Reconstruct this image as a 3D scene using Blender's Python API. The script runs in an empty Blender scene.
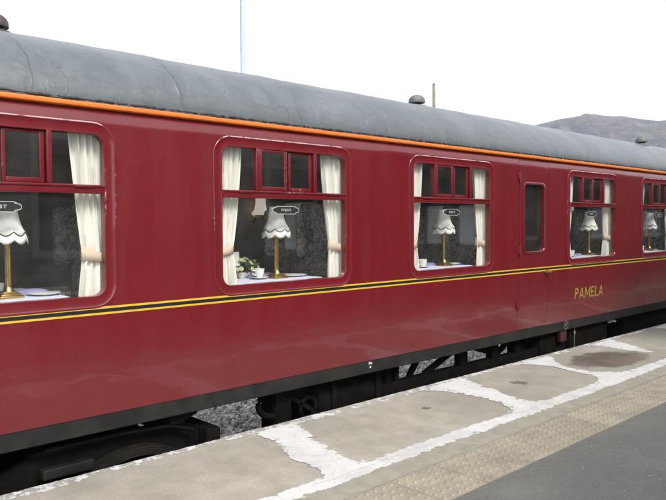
import bpy, bmesh, math, random
from mathutils import Vector, Matrix

R = random.Random(7)
sc = bpy.context.scene
C = sc.collection
rad = math.radians

# ------------------------------------------------------------------ camera
YAW, PITCH, ROLL = 0.7608, -0.0376, -0.0053
fw = Vector((math.sin(YAW) * math.cos(PITCH), math.cos(YAW) * math.cos(PITCH), math.sin(PITCH)))
rt = Vector((math.cos(YAW), -math.sin(YAW), 0))
up = rt.cross(fw)
rt2 = math.cos(ROLL) * rt + math.sin(ROLL) * up
up2 = -math.sin(ROLL) * rt + math.cos(ROLL) * up
cd = bpy.data.cameras.new('camera')
cam = bpy.data.objects.new('camera', cd)
C.objects.link(cam)
M3 = Matrix((rt2, up2, -fw)).transposed()
cam.matrix_world = Matrix.Translation((0, -4.1021, 2.5238)) @ M3.to_4x4()
cd.sensor_width = 36.0
cd.lens = 36.0 * 696.78 / 666.0
cd.clip_start = 0.05
cd.clip_end = 12000
sc.camera = cam

# ------------------------------------------------------------------ sky, sun, exposure
SUN_EL, SUN_AZ = 44.0, 192.0          # azimuth clockwise from +Y
w = bpy.data.worlds.new('World')
sc.world = w
w.use_nodes = True
nt = w.node_tree
nt.nodes.clear()
sky = nt.nodes.new('ShaderNodeTexSky')
sky.sky_type = 'NISHITA'
sky.sun_disc = False
sky.sun_elevation = rad(SUN_EL)
sky.sun_rotation = rad(SUN_AZ)
sky.air_density = 1.0
sky.dust_density = 2.0
sky.ozone_density = 1.0
hs = nt.nodes.new('ShaderNodeHueSaturation')
hs.inputs['Saturation'].default_value = 0.10
bg = nt.nodes.new('ShaderNodeBackground')
bg.inputs['Strength'].default_value = 0.15
wo = nt.nodes.new('ShaderNodeOutputWorld')
nt.links.new(sky.outputs[0], hs.inputs['Color'])
nt.links.new(hs.outputs[0], bg.inputs['Color'])
nt.links.new(bg.outputs[0], wo.inputs['Surface'])
sl = bpy.data.lights.new('sun', 'SUN')
sl.energy = 1.4
sl.angle = rad(14)
sl.color = (1.0, 0.96, 0.9)
so = bpy.data.objects.new('sun', sl)
C.objects.link(so)
az, el = rad(SUN_AZ), rad(SUN_EL)
sdir = Vector((math.sin(az) * math.cos(el), math.cos(az) * math.cos(el), math.sin(el)))
so.rotation_euler = sdir.to_track_quat('Z', 'Y').to_euler()
so.location = sdir * 50
sc.view_settings.view_transform = 'Standard'
sc.view_settings.look = 'None'
sc.view_settings.gamma = 1.0
sc.view_settings.use_curve_mapping = False
sc.view_settings.exposure = 1.2

# ------------------------------------------------------------------ mesh helpers
class MB:
    def __init__(s):
        s.v, s.f, s.m = [], [], []

    def add(s, vs, fs, mi=0):
        o = len(s.v)
        s.v += [tuple(v) for v in vs]
        for f in fs:
            s.f.append([i + o for i in f])
            s.m.append(mi)

    def box(s, x0, x1, y0, y1, z0, z1, mi=0, bev=0.0):
        if bev <= 0:
            vs = [(x, y, z) for x in (x0, x1) for y in (y0, y1) for z in (z0, z1)]
            s.add(vs, [(0, 1, 3, 2), (4, 6, 7, 5), (0, 4, 5, 1), (2, 3, 7, 6), (0, 2, 6, 4), (1, 5, 7, 3)], mi)
            return
        bm = bmesh.new()
        bmesh.ops.create_cube(bm, size=1)
        for v in bm.verts:
            v.co = Vector(((x0 + x1) / 2 + v.co.x * (x1 - x0), (y0 + y1) / 2 + v.co.y * (y1 - y0), (z0 + z1) / 2 + v.co.z * (z1 - z0)))
        bmesh.ops.bevel(bm, geom=list(bm.edges), offset=min(bev, 0.45 * min(x1 - x0, y1 - y0, z1 - z0)), segments=3, affect='EDGES', profile=0.5)
        s.bm(bm, mi)

    def bm(s, bm, mi=0, mat=None):
        bm.verts.index_update()
        s.add([(mat @ v.co) if mat else v.co for v in bm.verts], [[v.index for v in f.verts] for f in bm.faces], mi)
        bm.free()

    def lathe(s, prof, cx, cy, cz, n=24, mi=0, wob=None):
        vs, fs = [], []
        for j, (r, z) in enumerate(prof):
            for i in range(n):
                a = 2 * math.pi * i / n
                vs.append((cx + r * math.cos(a), cy + r * math.sin(a), cz + z + (wob(j, a) if wob else 0)))
        for j in range(len(prof) - 1):
            for i in range(n):
                k = (i + 1) % n
                fs.append((j * n + i, j * n + k, (j + 1) * n + k, (j + 1) * n + i))
        s.add(vs, fs, mi)

    def tube(s, pts, r, n=8, mi=0, caps=True):
        pts = [Vector(p) for p in pts]
        vs, fs = [], []
        rr = r if isinstance(r, (list, tuple)) else [r] * len(pts)
        for i, p in enumerate(pts):
            t = (pts[min(i + 1, len(pts) - 1)] - pts[max(i - 1, 0)]).normalized()
            a = Vector((0, 0, 1)) if abs(t.z) < 0.9 else Vector((1, 0, 0))
            u = t.cross(a).normalized()
            v = t.cross(u)
            for k in range(n):
                q = 2 * math.pi * k / n
                vs.append(p + (u * math.cos(q) + v * math.sin(q)) * rr[i])
        for i in range(len(pts) - 1):
            for k in range(n):
                l = (k + 1) % n
                fs.append((i * n + k, i * n + l, (i + 1) * n + l, (i + 1) * n + k))
        if caps:
            fs.append(tuple(range(n))[::-1])
            fs.append(tuple((len(pts) - 1) * n + k for k in range(n)))
        s.add(vs, fs, mi)

    def bar(s, p, q, wdt, thk, mi=0):
        """flat bar from p to q in an x-z plane: wdt across, thk in y"""
        p, q = Vector(p), Vector(q)
        t = (q - p).normalized()
        n = Vector((0, 1, 0))
        u = t.cross(n).normalized() * (wdt / 2)
        n = n * (thk / 2)
        vs = [p - u - n, p + u - n, p + u + n, p - u + n, q - u - n, q + u - n, q + u + n, q - u + n]
        s.add(vs, [(0, 1, 2, 3), (7, 6, 5, 4), (0, 4, 5, 1), (1, 5, 6, 2), (2, 6, 7, 3), (3, 7, 4, 0)], mi)

    def build(s, name, mats, parent=None, smooth=35, flip=False, out=None):
        me = bpy.data.meshes.new(name)
        me.from_pydata(s.v, [], s.f)
        if not isinstance(mats, (list, tuple)):
            mats = [mats]
        for m in mats:
            me.materials.append(m)
        me.polygons.foreach_set('material_index', s.m)
        bm = bmesh.new()
        bm.from_mesh(me)
        bmesh.ops.remove_doubles(bm, verts=list(bm.verts), dist=1e-5)
        bmesh.ops.recalc_face_normals(bm, faces=list(bm.faces))
        if out:
            o_ = Vector(out)
            bm.normal_update()
            bad = [f for f in bm.faces if f.normal.dot(o_) < -0.3]
            bmesh.ops.reverse_faces(bm, faces=bad)
        if flip:
            bmesh.ops.reverse_faces(bm, faces=list(bm.faces))
        bm.to_mesh(me)
        bm.free()
        if smooth:
            me.polygons.foreach_set('use_smooth', [True] * len(me.polygons))
            me.set_sharp_from_angle(angle=rad(smooth))
        o = bpy.data.objects.new(name, me)
        C.objects.link(o)
        if parent:
            o.parent = parent
            o.matrix_parent_inverse = Matrix.Translation(-parent.location)
        return o


def tag(o, label=None, cat=None, group=None, kind=None):
    if label: o['label'] = label
    if cat: o['category'] = cat
    if group: o['group'] = group
    if kind: o['kind'] = kind
    return o


def empty(name, loc, label, cat, group=None):
    o = bpy.data.objects.new(name, None)
    o.location = loc
    o.empty_display_size = 0.1
    C.objects.link(o)
    return tag(o, label, cat, group)


def text_mesh(txt, size, sx=1.0, extrude=0.001, bold=0.0, spacing=1.0):
    cu = bpy.data.curves.new('lettering', 'FONT')
    cu.body = txt
    cu.size = size
    cu.extrude = extrude
    cu.offset = bold
    cu.space_character = spacing
    cu.align_x = 'CENTER'
    cu.align_y = 'CENTER'
    cu.resolution_u = 4
    o = bpy.data.objects.new('lettering', cu)
    C.objects.link(o)
    dg = bpy.context.evaluated_depsgraph_get()
    dg.update()
    me = bpy.data.meshes.new_from_object(o.evaluated_get(dg))
    vs = [(v.co.x * sx, v.co.y, v.co.z) for v in me.vertices]
    fs = [tuple(p.vertices) for p in me.polygons]
    bpy.data.objects.remove(o)
    bpy.data.curves.remove(cu)
    bpy.data.meshes.remove(me)
    return vs, fs

# ------------------------------------------------------------------ material helpers
class Mat:
    def __init__(s, name):
        s.m = bpy.data.materials.new(name)
        s.m.use_nodes = True
        s.t = s.m.node_tree
        s.b = s.t.nodes['Principled BSDF']
        s.out = s.t.nodes['Material Output']
        s._co = None

    def co(s):
        if not s._co:
            s._co = s.t.nodes.new('ShaderNodeTexCoord').outputs['Object']
        return s._co

    def link(s, a, b):
        s.t.links.new(a, b)

    def mapv(s, scale=(1, 1, 1), loc=(0, 0, 0), rot=(0, 0, 0), vec=None):
        n = s.t.nodes.new('ShaderNodeMapping')
        n.inputs['Scale'].default_value = scale
        n.inputs['Location'].default_value = loc
        n.inputs['Rotation'].default_value = rot
        s.link(vec or s.co(), n.inputs['Vector'])
        return n.outputs[0]

    def noise(s, scale, detail=4, rough=0.55, vec=None, dist=0.0):
        n = s.t.nodes.new('ShaderNodeTexNoise')
        n.inputs['Scale'].default_value = scale
        n.inputs['Detail'].default_value = detail
        n.inputs['Roughness'].default_value = rough
        n.inputs['Distortion'].default_value = dist
        s.link(vec or s.co(), n.inputs['Vector'])
        return n.outputs['Fac']

    def voro(s, scale, feature='F1', vec=None, rnd=1.0, out='Distance'):
        n = s.t.nodes.new('ShaderNodeTexVoronoi')
        n.feature = feature
        n.inputs['Scale'].default_value = scale
        n.inputs['Randomness'].default_value = rnd
        s.link(vec or s.co(), n.inputs['Vector'])
        return n.outputs[out]

    def ramp(s, fac, stops, interp='LINEAR'):
        n = s.t.nodes.new('ShaderNodeValToRGB')
        n.color_ramp.interpolation = interp
        e = n.color_ramp.elements
        while len(e) < len(stops):
            e.new(0.5)
        for x, (p, c) in zip(e, stops):
            x.position = p
            if isinstance(c, (int, float)):
                c = (c, c, c)
            x.color = (*c, 1)
        s.link(fac, n.inputs['Fac'])
        return n.outputs['Color']

    def mix(s, fac, a, b, mode='MIX'):
        n = s.t.nodes.new('ShaderNodeMix')
        n.data_type = 'RGBA'
        n.blend_type = mode
        for k, x in ((0, fac), (6, a), (7, b)):
            if hasattr(x, 'links') or hasattr(x, 'is_linked'):
                s.link(x, n.inputs[k])
            elif k == 0:
                n.inputs[k].default_value = x
            else:
                n.inputs[k].default_value = (*x, 1)
        return n.outputs[2]

    def math(s, op, a, b=0.0, c=None):
        n = s.t.nodes.new('ShaderNodeMath')
        n.operation = op
        for k, x in enumerate((a, b) if c is None else (a, b, c)):
            if hasattr(x, 'is_linked'):
                s.link(x, n.inputs[k])
            else:
                n.inputs[k].default_value = x
        return n.outputs[0]

    def xyz(s, vec=None):
        n = s.t.nodes.new('ShaderNodeSeparateXYZ')
        s.link(vec or s.co(), n.inputs[0])
        return n.outputs

    def bump(s, h, strength=0.3, dist=0.01, prev=None):
        n = s.t.nodes.new('ShaderNodeBump')
        n.inputs['Strength'].default_value = strength
        n.inputs['Distance'].default_value = dist
        s.link(h, n.inputs['Height'])
        if prev is not None:
            s.link(prev, n.inputs['Normal'])
        return n.outputs['Normal']

    def set(s, **k):
        names = dict(color='Base Color', rough='Roughness', metal='Metallic', coat='Coat Weight', coat_rough='Coat Roughness',
                     spec='Specular IOR Level', normal='Normal', sheen='Sheen Weight', coat_normal='Coat Normal', sub='Subsurface Weight', ior='IOR')
        for n, v in k.items():
            i = s.b.inputs[names[n]]
            if hasattr(v, 'is_linked'):
                s.link(v, i)
            elif isinstance(v, tuple):
                i.default_value = (*v, 1)
            else:
                i.default_value = v
        return s


def simple(name, col, rough=0.6, metal=0.0, var=0.15, scale=20, bump=0.0, **k):
    m = Mat(name)
    n = m.noise(scale)
    lo = tuple(c * (1 - var) for c in col)
    hi = tuple(min(1, c * (1 + var)) for c in col)
    m.set(color=m.ramp(n, [(0.3, lo), (0.7, hi)]), rough=rough, metal=metal, **k)
    if bump:
        m.set(normal=m.bump(n, bump, 0.005))
    return m


RED = (0.124, 0.0066, 0.0106)


def red_paint(name='maroon_paint', chips_and_glint=None):
    m = Mat(name)
    x, y, z = m.xyz()
    big = m.noise(0.9, 3)
    streak = m.noise(1.0, 5, 0.6, m.mapv((6, 6, 0.7)))
    col = m.mix(big, tuple(c * 0.9 for c in RED), tuple(c * 1.12 for c in RED))
    dirt = m.math('MULTIPLY', m.ramp(streak, [(0.42, 0.0), (0.72, 1.0)]), 0.045)
    col = m.mix(dirt, col, (0.16, 0.08, 0.075))
    # road dirt gathered on the lower panels
    low = m.t.nodes.new('ShaderNodeMapRange')
    low.inputs['From Min'].default_value = 1.75
    low.inputs['From Max'].default_value = 1.30
    m.link(z, low.inputs['Value'])
    lowd = m.math('MULTIPLY', low.outputs[0], m.ramp(m.noise(2.2, 6, 0.65), [(0.35, 0.02), (0.75, 0.12)]))
    col = m.mix(lowd, col, (0.13, 0.085, 0.07))
    spk = m.ramp(m.noise(55, 2), [(0.74, 0.0), (0.78, 1.0)])
    col = m.mix(m.math('MULTIPLY', spk, 0.35), col, (0.35, 0.22, 0.22))
    if chips_and_glint:
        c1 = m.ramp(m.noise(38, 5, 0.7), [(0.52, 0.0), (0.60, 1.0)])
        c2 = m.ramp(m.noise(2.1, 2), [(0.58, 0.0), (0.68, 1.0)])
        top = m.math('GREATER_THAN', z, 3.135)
        c3 = m.math('MULTIPLY', top, m.ramp(m.noise(7, 5, 0.7), [(0.36, 0.0), (0.50, 1.0)]))  # pale highlight painted along the top window lip, over the chips
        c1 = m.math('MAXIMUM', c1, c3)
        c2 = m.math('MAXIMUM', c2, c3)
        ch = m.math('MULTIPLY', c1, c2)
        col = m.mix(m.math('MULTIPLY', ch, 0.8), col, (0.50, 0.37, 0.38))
    wav = m.noise(1.3, 3, 0.5, m.mapv((1, 1, 1.6)))
    fine = m.noise(160, 2)
    n1 = m.bump(wav, 0.28, 0.06)
    n2 = m.bump(fine, 0.035, 0.002, n1)
    m.set(color=col, rough=m.ramp(streak, [(0.3, 0.32), (0.7, 0.46)]), coat=0.75, coat_rough=0.055, normal=n2, coat_normal=n1, spec=0.25)
    return m.m


def glass_mat():
    m = Mat('window_glass')
    t = m.t
    t.nodes.remove(m.b)
    tr = t.nodes.new('ShaderNodeBsdfTransparent')
    tr.inputs['Color'].default_value = (0.975, 0.98, 0.975, 1)
    gl = t.nodes.new('ShaderNodeBsdfGlossy')
    gl.inputs['Roughness'].default_value = 0.015
    fr = t.nodes.new('ShaderNodeFresnel')
    ge = t.nodes.new('ShaderNodeNewGeometry')
    m.link(m.math('MULTIPLY_ADD', ge.outputs['Backfacing'], 1 / 1.52 - 1.52, 1.52), fr.inputs['IOR'])
    df = t.nodes.new('ShaderNodeBsdfDiffuse')
    df.inputs['Color'].default_value = (0.55, 0.55, 0.53, 1)
    md = t.nodes.new('ShaderNodeMixShader')
    film = m.math('ADD', m.math('MULTIPLY', m.ramp(m.noise(5, 5, 0.65), [(0.35, 0.0), (0.75, 1.0)]), 0.018), 0.005)
    m.link(film, md.inputs[0])
    m.link(tr.outputs[0], md.inputs[1])
    m.link(df.outputs[0], md.inputs[2])
    mx = t.nodes.new('ShaderNodeMixShader')
    m.link(fr.outputs[0], mx.inputs[0])
    m.link(md.outputs[0], mx.inputs[1])
    m.link(gl.outputs[0], mx.inputs[2])
    m.link(mx.outputs[0], m.out.inputs['Surface'])
    return m.m


def roof_mat():
    m = Mat('grey_roof_canvas')
    x, y, z = m.xyz()
    wob = m.noise(1.7, 3)
    xs = m.math('ADD', x, m.math('MULTIPLY', m.math('SUBTRACT', wob, 0.5), 0.22))
    pp = m.math('ABSOLUTE', m.math('SUBTRACT', m.math('FRACT', m.math('DIVIDE', xs, 1.02)), 0.5))
    seam = m.ramp(pp, [(0.0, 1.0), (0.004, 0.8), (0.010, 0.0)])
    broken = m.ramp(m.noise(2.4, 4), [(0.36, 0.15), (0.52, 1.0)])
    seam = m.math('MULTIPLY', seam, broken)
    warp2 = m.noise(2.6, 3, 0.5, m.mapv((1, 1.4, 1), (13, 5, 2)), 0.3)
    cr2 = m.math('MULTIPLY', m.ramp(m.math('ABSOLUTE', m.math('SUBTRACT', warp2, 0.5)), [(0.0, 1.0), (0.003, 0.7), (0.007, 0.0)]), m.ramp(m.noise(3.4, 3, 0.5, m.mapv((1, 1, 1), (1, 9, 3))), [(0.52, 0.0), (0.58, 1.0)]))
    warp = m.noise(1.5, 4, 0.55, m.mapv((1, 1, 1), (3, 1, 0)), 0.5)
    crk = m.ramp(m.math('ABSOLUTE', m.math('SUBTRACT', warp, 0.5)), [(0.0, 1.0), (0.002, 0.8), (0.006, 0.0)])
    msk = m.ramp(m.noise(1.6, 3, 0.5, m.mapv((1, 1, 1), (7, 2, 5))), [(0.50, 0.0), (0.57, 1.0)])
    crk = m.math('MAXIMUM', m.math('MULTIPLY', crk, msk), cr2)
    base = m.ramp(m.noise(1.4, 6, 0.62), [(0.25, (0.050, 0.066, 0.080)), (0.5, (0.085, 0.104, 0.120)), (0.75, (0.150, 0.172, 0.188))])
    drip = m.ramp(m.noise(1.0, 5, 0.6, m.mapv((7, 1.0, 0.9))), [(0.35, 0.0), (0.8, 0.5)])
    base = m.mix(drip, base, (0.175, 0.192, 0.20))
    scuff = m.ramp(m.noise(1.0, 6, 0.75, m.mapv((14, 5, 3))), [(0.60, 0.0), (0.70, 0.5)])
    base = m.mix(scuff, base, (0.26, 0.285, 0.30))
    mot = m.ramp(m.noise(22, 4), [(0.35, 0.0), (0.7, 0.35)])
    base = m.mix(mot, base, (0.06, 0.069, 0.075))
    col = m.mix(m.math('MULTIPLY', seam, 0.85), base, (0.035, 0.039, 0.043))
    col = m.mix(m.math('MULTIPLY', m.math('MULTIPLY', crk, m.ramp(m.noise(6, 4, 0.7), [(0.38, 0.1), (0.6, 0.9)])), 0.85), col, (0.022, 0.025, 0.028))
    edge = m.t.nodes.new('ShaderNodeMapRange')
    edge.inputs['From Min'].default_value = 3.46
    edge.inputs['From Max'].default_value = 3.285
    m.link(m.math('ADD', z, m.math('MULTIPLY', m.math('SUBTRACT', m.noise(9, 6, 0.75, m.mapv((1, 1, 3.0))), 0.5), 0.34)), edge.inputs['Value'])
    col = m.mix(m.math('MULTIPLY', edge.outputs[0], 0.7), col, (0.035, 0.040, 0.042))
    n1 = m.bump(m.noise(3.0, 4, 0.6), 0.22, 0.03)
    n2 = m.bump(m.math('ADD', seam, crk), 0.12, 0.006, n1)
    n3 = m.bump(m.noise(60, 3), 0.15, 0.004, n2)
    m.set(color=col, rough=0.33, normal=n3, spec=1.0)
    return m.m


def slab_mat():
    m = Mat('platform_stone_slabs')
    x, y, z = m.xyz()
    tone = m.noise(0.75, 4, 0.6)
    col = m.ramp(tone, [(0.38, (0.175, 0.167, 0.150)), (0.50, (0.285, 0.268, 0.227)), (0.60, (0.39, 0.366, 0.303))])
    grain = m.noise(140, 3, 0.7)
    col = m.mix(0.55, col, m.ramp(grain, [(0.3, (0.17, 0.158, 0.13)), (0.7, (0.52, 0.49, 0.42))]))
    blot = m.ramp(m.noise(5, 6, 0.65), [(0.40, 0.0), (0.72, 0.6)])
    col = m.mix(blot, col, (0.21, 0.197, 0.165))
    # oily brown stain with a ragged outline
    ex = m.math('DIVIDE', m.math('SUBTRACT', x, 7.45), 0.66)
    ey = m.math('DIVIDE', m.math('SUBTRACT', y, -0.66), 0.34)
    d = m.math('SQRT', m.math('ADD', m.math('MULTIPLY', ex, ex), m.math('MULTIPLY', ey, ey)))
    d = m.math('ADD', d, m.math('MULTIPLY', m.math('SUBTRACT', m.noise(4, 5), 0.5), 0.9))
    stain = m.ramp(d, [(0.45, 0.85), (0.85, 0.75), (1.05, 0.0)])
    scol = m.ramp(m.noise(3.0, 4), [(0.40, (0.055, 0.042, 0.030)), (0.55, (0.09, 0.075, 0.06)), (0.68, (0.13, 0.075, 0.035))])
    col = m.mix(stain, col, scol)
    # small dark spots
    for (px, py, r) in ((4.42, -0.55, 0.05), (5.75, -0.60, 0.09)):
        dx = m.math('SUBTRACT', x, px)
        dy = m.math('SUBTRACT', y, py)
        dd = m.math('SQRT', m.math('ADD', m.math('MULTIPLY', dx, dx), m.math('MULTIPLY', dy, dy)))
        dd = m.math('ADD', m.math('DIVIDE', dd, r), m.math('MULTIPLY', m.math('SUBTRACT', m.noise(18, 4), 0.5), 2.2))
        col = m.mix(m.ramp(dd, [(0.6, 0.75), (1.1, 0.0)]), col, (0.05, 0.04, 0.035))
    n1 = m.bump(m.noise(90, 4, 0.7), 0.35, 0.006)
    n2 = m.bump(m.noise(4, 4), 0.25, 0.02, n1)
    m.set(color=col, rough=0.85, normal=n2)
    return m.m


def white_line_mat(name, wear):
    m = Mat(name)
    at = m.t.nodes.new('ShaderNodeAttribute')
    at.attribute_name = 'across'
    e = m.math('MULTIPLY', m.math('ABSOLUTE', m.math('SUBTRACT', at.outputs['Fac'], 0.5)), 2.0)
    e = m.ramp(e, [(0.45, 0.0), (1.0, 1.0)])
    n = m.math('ADD', m.noise(16, 7, 0.72), m.math('MULTIPLY', m.math('SUBTRACT', m.noise(4, 3), 0.5), 0.35))
    thr = m.math('ADD', m.math('MULTIPLY', e, 0.22), wear)
    keep = m.math('SUBTRACT', n, thr)
    keep = m.ramp(m.math('ADD', keep, 0.5), [(0.455, 0.0), (0.56, 1.0)])
    thin = m.ramp(m.noise(30, 4, 0.7), [(0.26, 0.55), (0.42, 1.0)])
    col = m.ramp(m.noise(3, 6, 0.68), [(0.3, (0.44, 0.435, 0.42)), (0.56, (0.58, 0.58, 0.575))])
    col = m.mix(m.ramp(m.noise(150, 3, 0.7), [(0.30, 0.25), (0.46, 0.0)]), col, (0.36, 0.35, 0.325))
    m.set(color=col, rough=0.8, normal=m.bump(m.noise(90, 4, 0.7), 0.4, 0.006))
    m.link(m.math('MULTIPLY', keep, thin), m.b.inputs['Alpha'])
    return m.m


def tactile_mat():
    m = Mat('buff_tactile_concrete')
    x, y, z = m.xyz()
    fx = m.math('ABSOLUTE', m.math('SUBTRACT', m.math('FRACT', m.math('DIVIDE', x, 0.4)), 0.5))
    joint = m.ramp(fx, [(0.0, 1.0), (0.006, 0.8), (0.014, 0.0)])
    wn = m.t.nodes.new('ShaderNodeTexWhiteNoise')
    wn.noise_dimensions = '1D'
    m.link(m.math('FLOOR', m.math('ADD', m.math('DIVIDE', x, 0.4), 0.5)), wn.inputs['W'])
    col = m.ramp(wn.outputs['Value'], [(0.0, (0.27, 0.247, 0.182)), (1.0, (0.35, 0.322, 0.242))])
    col = m.mix(0.45, col, m.ramp(m.noise(110, 3, 0.7), [(0.3, (0.19, 0.165, 0.12)), (0.7, (0.50, 0.44, 0.34))]))
    col = m.mix(m.ramp(m.noise(4, 6, 0.65), [(0.40, 0.0), (0.68, 0.75)]), col, (0.19, 0.175, 0.148))
    col = m.mix(m.math('MULTIPLY', joint, 0.6), col, (0.10, 0.09, 0.07))
    m.set(color=col, rough=0.85, normal=m.bump(m.noise(120, 3), 0.35, 0.004))
    return m.m


def asphalt_mat():
    m = Mat('grey_asphalt')
    col = m.ramp(m.noise(1.1, 4), [(0.3, (0.155, 0.153, 0.142)), (0.7, (0.20, 0.196, 0.182))])
    col = m.mix(0.6, col, m.ramp(m.noise(170, 3, 0.75), [(0.3, (0.05, 0.05, 0.047)), (0.7, (0.22, 0.216, 0.20))]))
    col = m.mix(m.ramp(m.noise(38, 5, 0.75), [(0.35, 0.0), (0.7, 0.55)]), col, (0.075, 0.074, 0.070))
    col = m.mix(m.ramp(m.noise(2.3, 6, 0.7), [(0.48, 0.0), (0.7, 0.45)]), col, (0.21, 0.205, 0.19))
    v = m.voro(28)
    pick = m.ramp(m.noise(19, 2), [(0.60, 0.0), (0.66, 1.0)])
    sp = m.math('MULTIPLY', m.ramp(v, [(0.13, 1.0), (0.20, 0.0)]), pick)
    col = m.mix(m.math('MULTIPLY', sp, 0.75), col, (0.48, 0.47, 0.45))
    v2 = m.ramp(m.voro(75), [(0.12, 1.0), (0.2, 0.0)])
    col = m.mix(m.math('MULTIPLY', v2, 0.35), col, (0.22, 0.22, 0.22))
    m.set(color=col, rough=0.8, normal=m.bump(m.noise(150, 3, 0.75), 0.5, 0.006))
    return m.m


def seat_fabric():
    m = Mat('dark_damask_fabric')
    wv = m.noise(9, 2, 0.4, None, 2.6)
    scroll = m.ramp(m.math('ABSOLUTE', m.math('SUBTRACT', wv, 0.5)), [(0.03, 1.0), (0.07, 0.0)])
    spot = m.ramp(m.voro(13), [(0.22, 1.0), (0.30, 0.0)])
    pat = m.math('MAXIMUM', scroll, m.math('MULTIPLY', spot, 0.7))
    col = m.mix(pat, (0.36, 0.345, 0.32), (0.09, 0.085, 0.08))
    m.set(color=col, rough=0.95, sheen=0.2, normal=m.bump(m.noise(220, 2), 0.2, 0.002))
    return m.m


def damp(name, col, col2, rough, scale=6, bump=0.2, metal=0.0, spec=0.5):
    m = Mat(name)
    m.set(color=m.ramp(m.noise(scale, 6, 0.65), [(0.35, col), (0.7, col2)]), rough=rough, metal=metal, spec=spec,
          normal=m.bump(m.noise(scale * 9, 4), bump, 0.004))
    return m.m


def lace_mat():
    m = Mat('cream_shade_fabric')
    ang = m.noise(1.0, 3, 0.5, m.mapv((70, 70, 3)))
    m.set(color=m.ramp(ang, [(0.3, (0.89, 0.87, 0.83)), (0.7, (0.95, 0.93, 0.90))]), rough=0.9, normal=m.bump(ang, 0.2, 0.003))
    tl = m.t.nodes.new('ShaderNodeBsdfTranslucent')
    tl.inputs['Color'].default_value = (0.8, 0.76, 0.68, 1)
    mx = m.t.nodes.new('ShaderNodeMixShader')
    mx.inputs[0].default_value = 0.06
    m.link(m.b.outputs[0], mx.inputs[1])
    m.link(tl.outputs[0], mx.inputs[2])
    m.link(mx.outputs[0], m.out.inputs['Surface'])
    return m.m


def hill_mat():
    m = Mat('heather_hillside')
    g = m.t.nodes.new('ShaderNodeNewGeometry')
    big = m.noise(0.006, 8, 0.62)
    med = m.noise(0.03, 8, 0.65)
    col = m.ramp(m.noise(0.0045, 7, 0.66, None, 0.6), [(0.34, (0.055, 0.062, 0.080)), (0.46, (0.135, 0.112, 0.112)), (0.53, (0.050, 0.060, 0.085)), (0.64, (0.22, 0.19, 0.18))])
    col = m.mix(m.ramp(med, [(0.46, 0.0), (0.60, 0.75)]), col, (0.035, 0.042, 0.058))
    rock = m.ramp(m.noise(0.07, 7, 0.72), [(0.55, 0.0), (0.66, 0.8)])
    col = m.mix(rock, col, (0.27, 0.245, 0.235))
    m.set(color=col, rough=0.95, normal=m.bump(med, 1.0, 12.0))
    return m.m


def boards_mat():
    m = Mat('weathered_boards')
    x, y, z = m.xyz()
    fz = m.math('FRACT', m.math('DIVIDE', z, 0.16))
    gap = m.ramp(fz, [(0.0, 0.0), (0.10, 1.0), (0.95, 1.0), (1.0, 0.2)])
    col = m.ramp(m.noise(1.0, 6, 0.6, m.mapv((0.8, 1, 14))), [(0.3, (0.34, 0.335, 0.325)), (0.7, (0.50, 0.49, 0.475))])
    col = m.mix(gap, (0.02, 0.02, 0.02), col)
    m.set(color=col, rough=0.85, normal=m.bump(gap, 0.6, 0.02))
    return m.m


def gravel_mat(name='ballast_stone'):
    m = Mat(name)
    c = m.voro(22, out='Color')
    sep = m.t.nodes.new('ShaderNodeSeparateColor')
    m.link(c, sep.inputs[0])
    col = m.ramp(sep.outputs[0], [(0.0, (0.20, 0.185, 0.165)), (0.5, (0.42, 0.40, 0.37)), (1.0, (0.62, 0.60, 0.57))])
    d = m.voro(22)
    m.set(color=col, rough=0.9, normal=m.bump(d, 0.5, 0.02))
    return m.m


def stone_piece_mat():
    m = Mat('crushed_stone')
    g = m.t.nodes.new('ShaderNodeNewGeometry')
    col = m.ramp(g.outputs['Random Per Island'], [(0.0, (0.30, 0.28, 0.255)), (0.5, (0.58, 0.555, 0.52)), (1.0, (0.80, 0.78, 0.75))])
    m.set(color=col, rough=0.9)
    return m.m


M = {}
M['red'] = red_paint()
M['chip_glint'] = red_paint('maroon_paint_chips_and_lip_glint', 1.0)
M['glass'] = glass_mat()
M['roof'] = roof_mat()
M['slab'] = slab_mat()
M['line'] = white_line_mat('white_line_paint', 0.27)
M['nosing'] = white_line_mat('white_edge_paint_worn', 0.49)
M['tactile'] = tactile_mat()
M['asphalt'] = asphalt_mat()
M['seat'] = seat_fabric()
M['solebar'] = damp('dusty_black_solebar', (0.011, 0.011, 0.0105), (0.026, 0.025, 0.022), 0.7, 5, spec=0.2)
M['under'] = damp('sooty_underframe', (0.003, 0.003, 0.003), (0.010, 0.009, 0.008), 0.8, 8, spec=0.08)
M['underworn'] = damp('oily_iron', (0.006, 0.006, 0.0055), (0.022, 0.018, 0.014), 0.65, 6, spec=0.2)
M['orange'] = damp('orange_gutter_paint', (0.56, 0.135, 0.016), (0.66, 0.17, 0.022), 0.45, 7, 0.1)
M['yellow'] = damp('straw_yellow_paint', (0.52, 0.32, 0.03), (0.60, 0.39, 0.05), 0.4, 9, 0.05)
M['black'] = damp('black_paint', (0.010, 0.010, 0.011), (0.016, 0.016, 0.017), 0.35, 9, 0.05)
M['gold'] = damp('gold_leaf_paint', (0.27, 0.175, 0.04), (0.36, 0.245, 0.06), 0.4, 9, 0.05)
M['rubber'] = damp('dark_seal', (0.012, 0.012, 0.012), (0.03, 0.03, 0.03), 0.6, 20)
M['white'] = damp('white_enamel', (0.72, 0.72, 0.70), (0.80, 0.80, 0.79), 0.4, 8, 0.03)
M['labelwhite'] = damp('faded_label_white', (0.36, 0.37, 0.37), (0.46, 0.47, 0.47), 0.6, 60, 0.0)
M['labelblack'] = damp('faded_label_black', (0.009, 0.009, 0.009), (0.016, 0.016, 0.016), 0.6, 60, 0.0)
M['shade'] = lace_mat()
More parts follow.
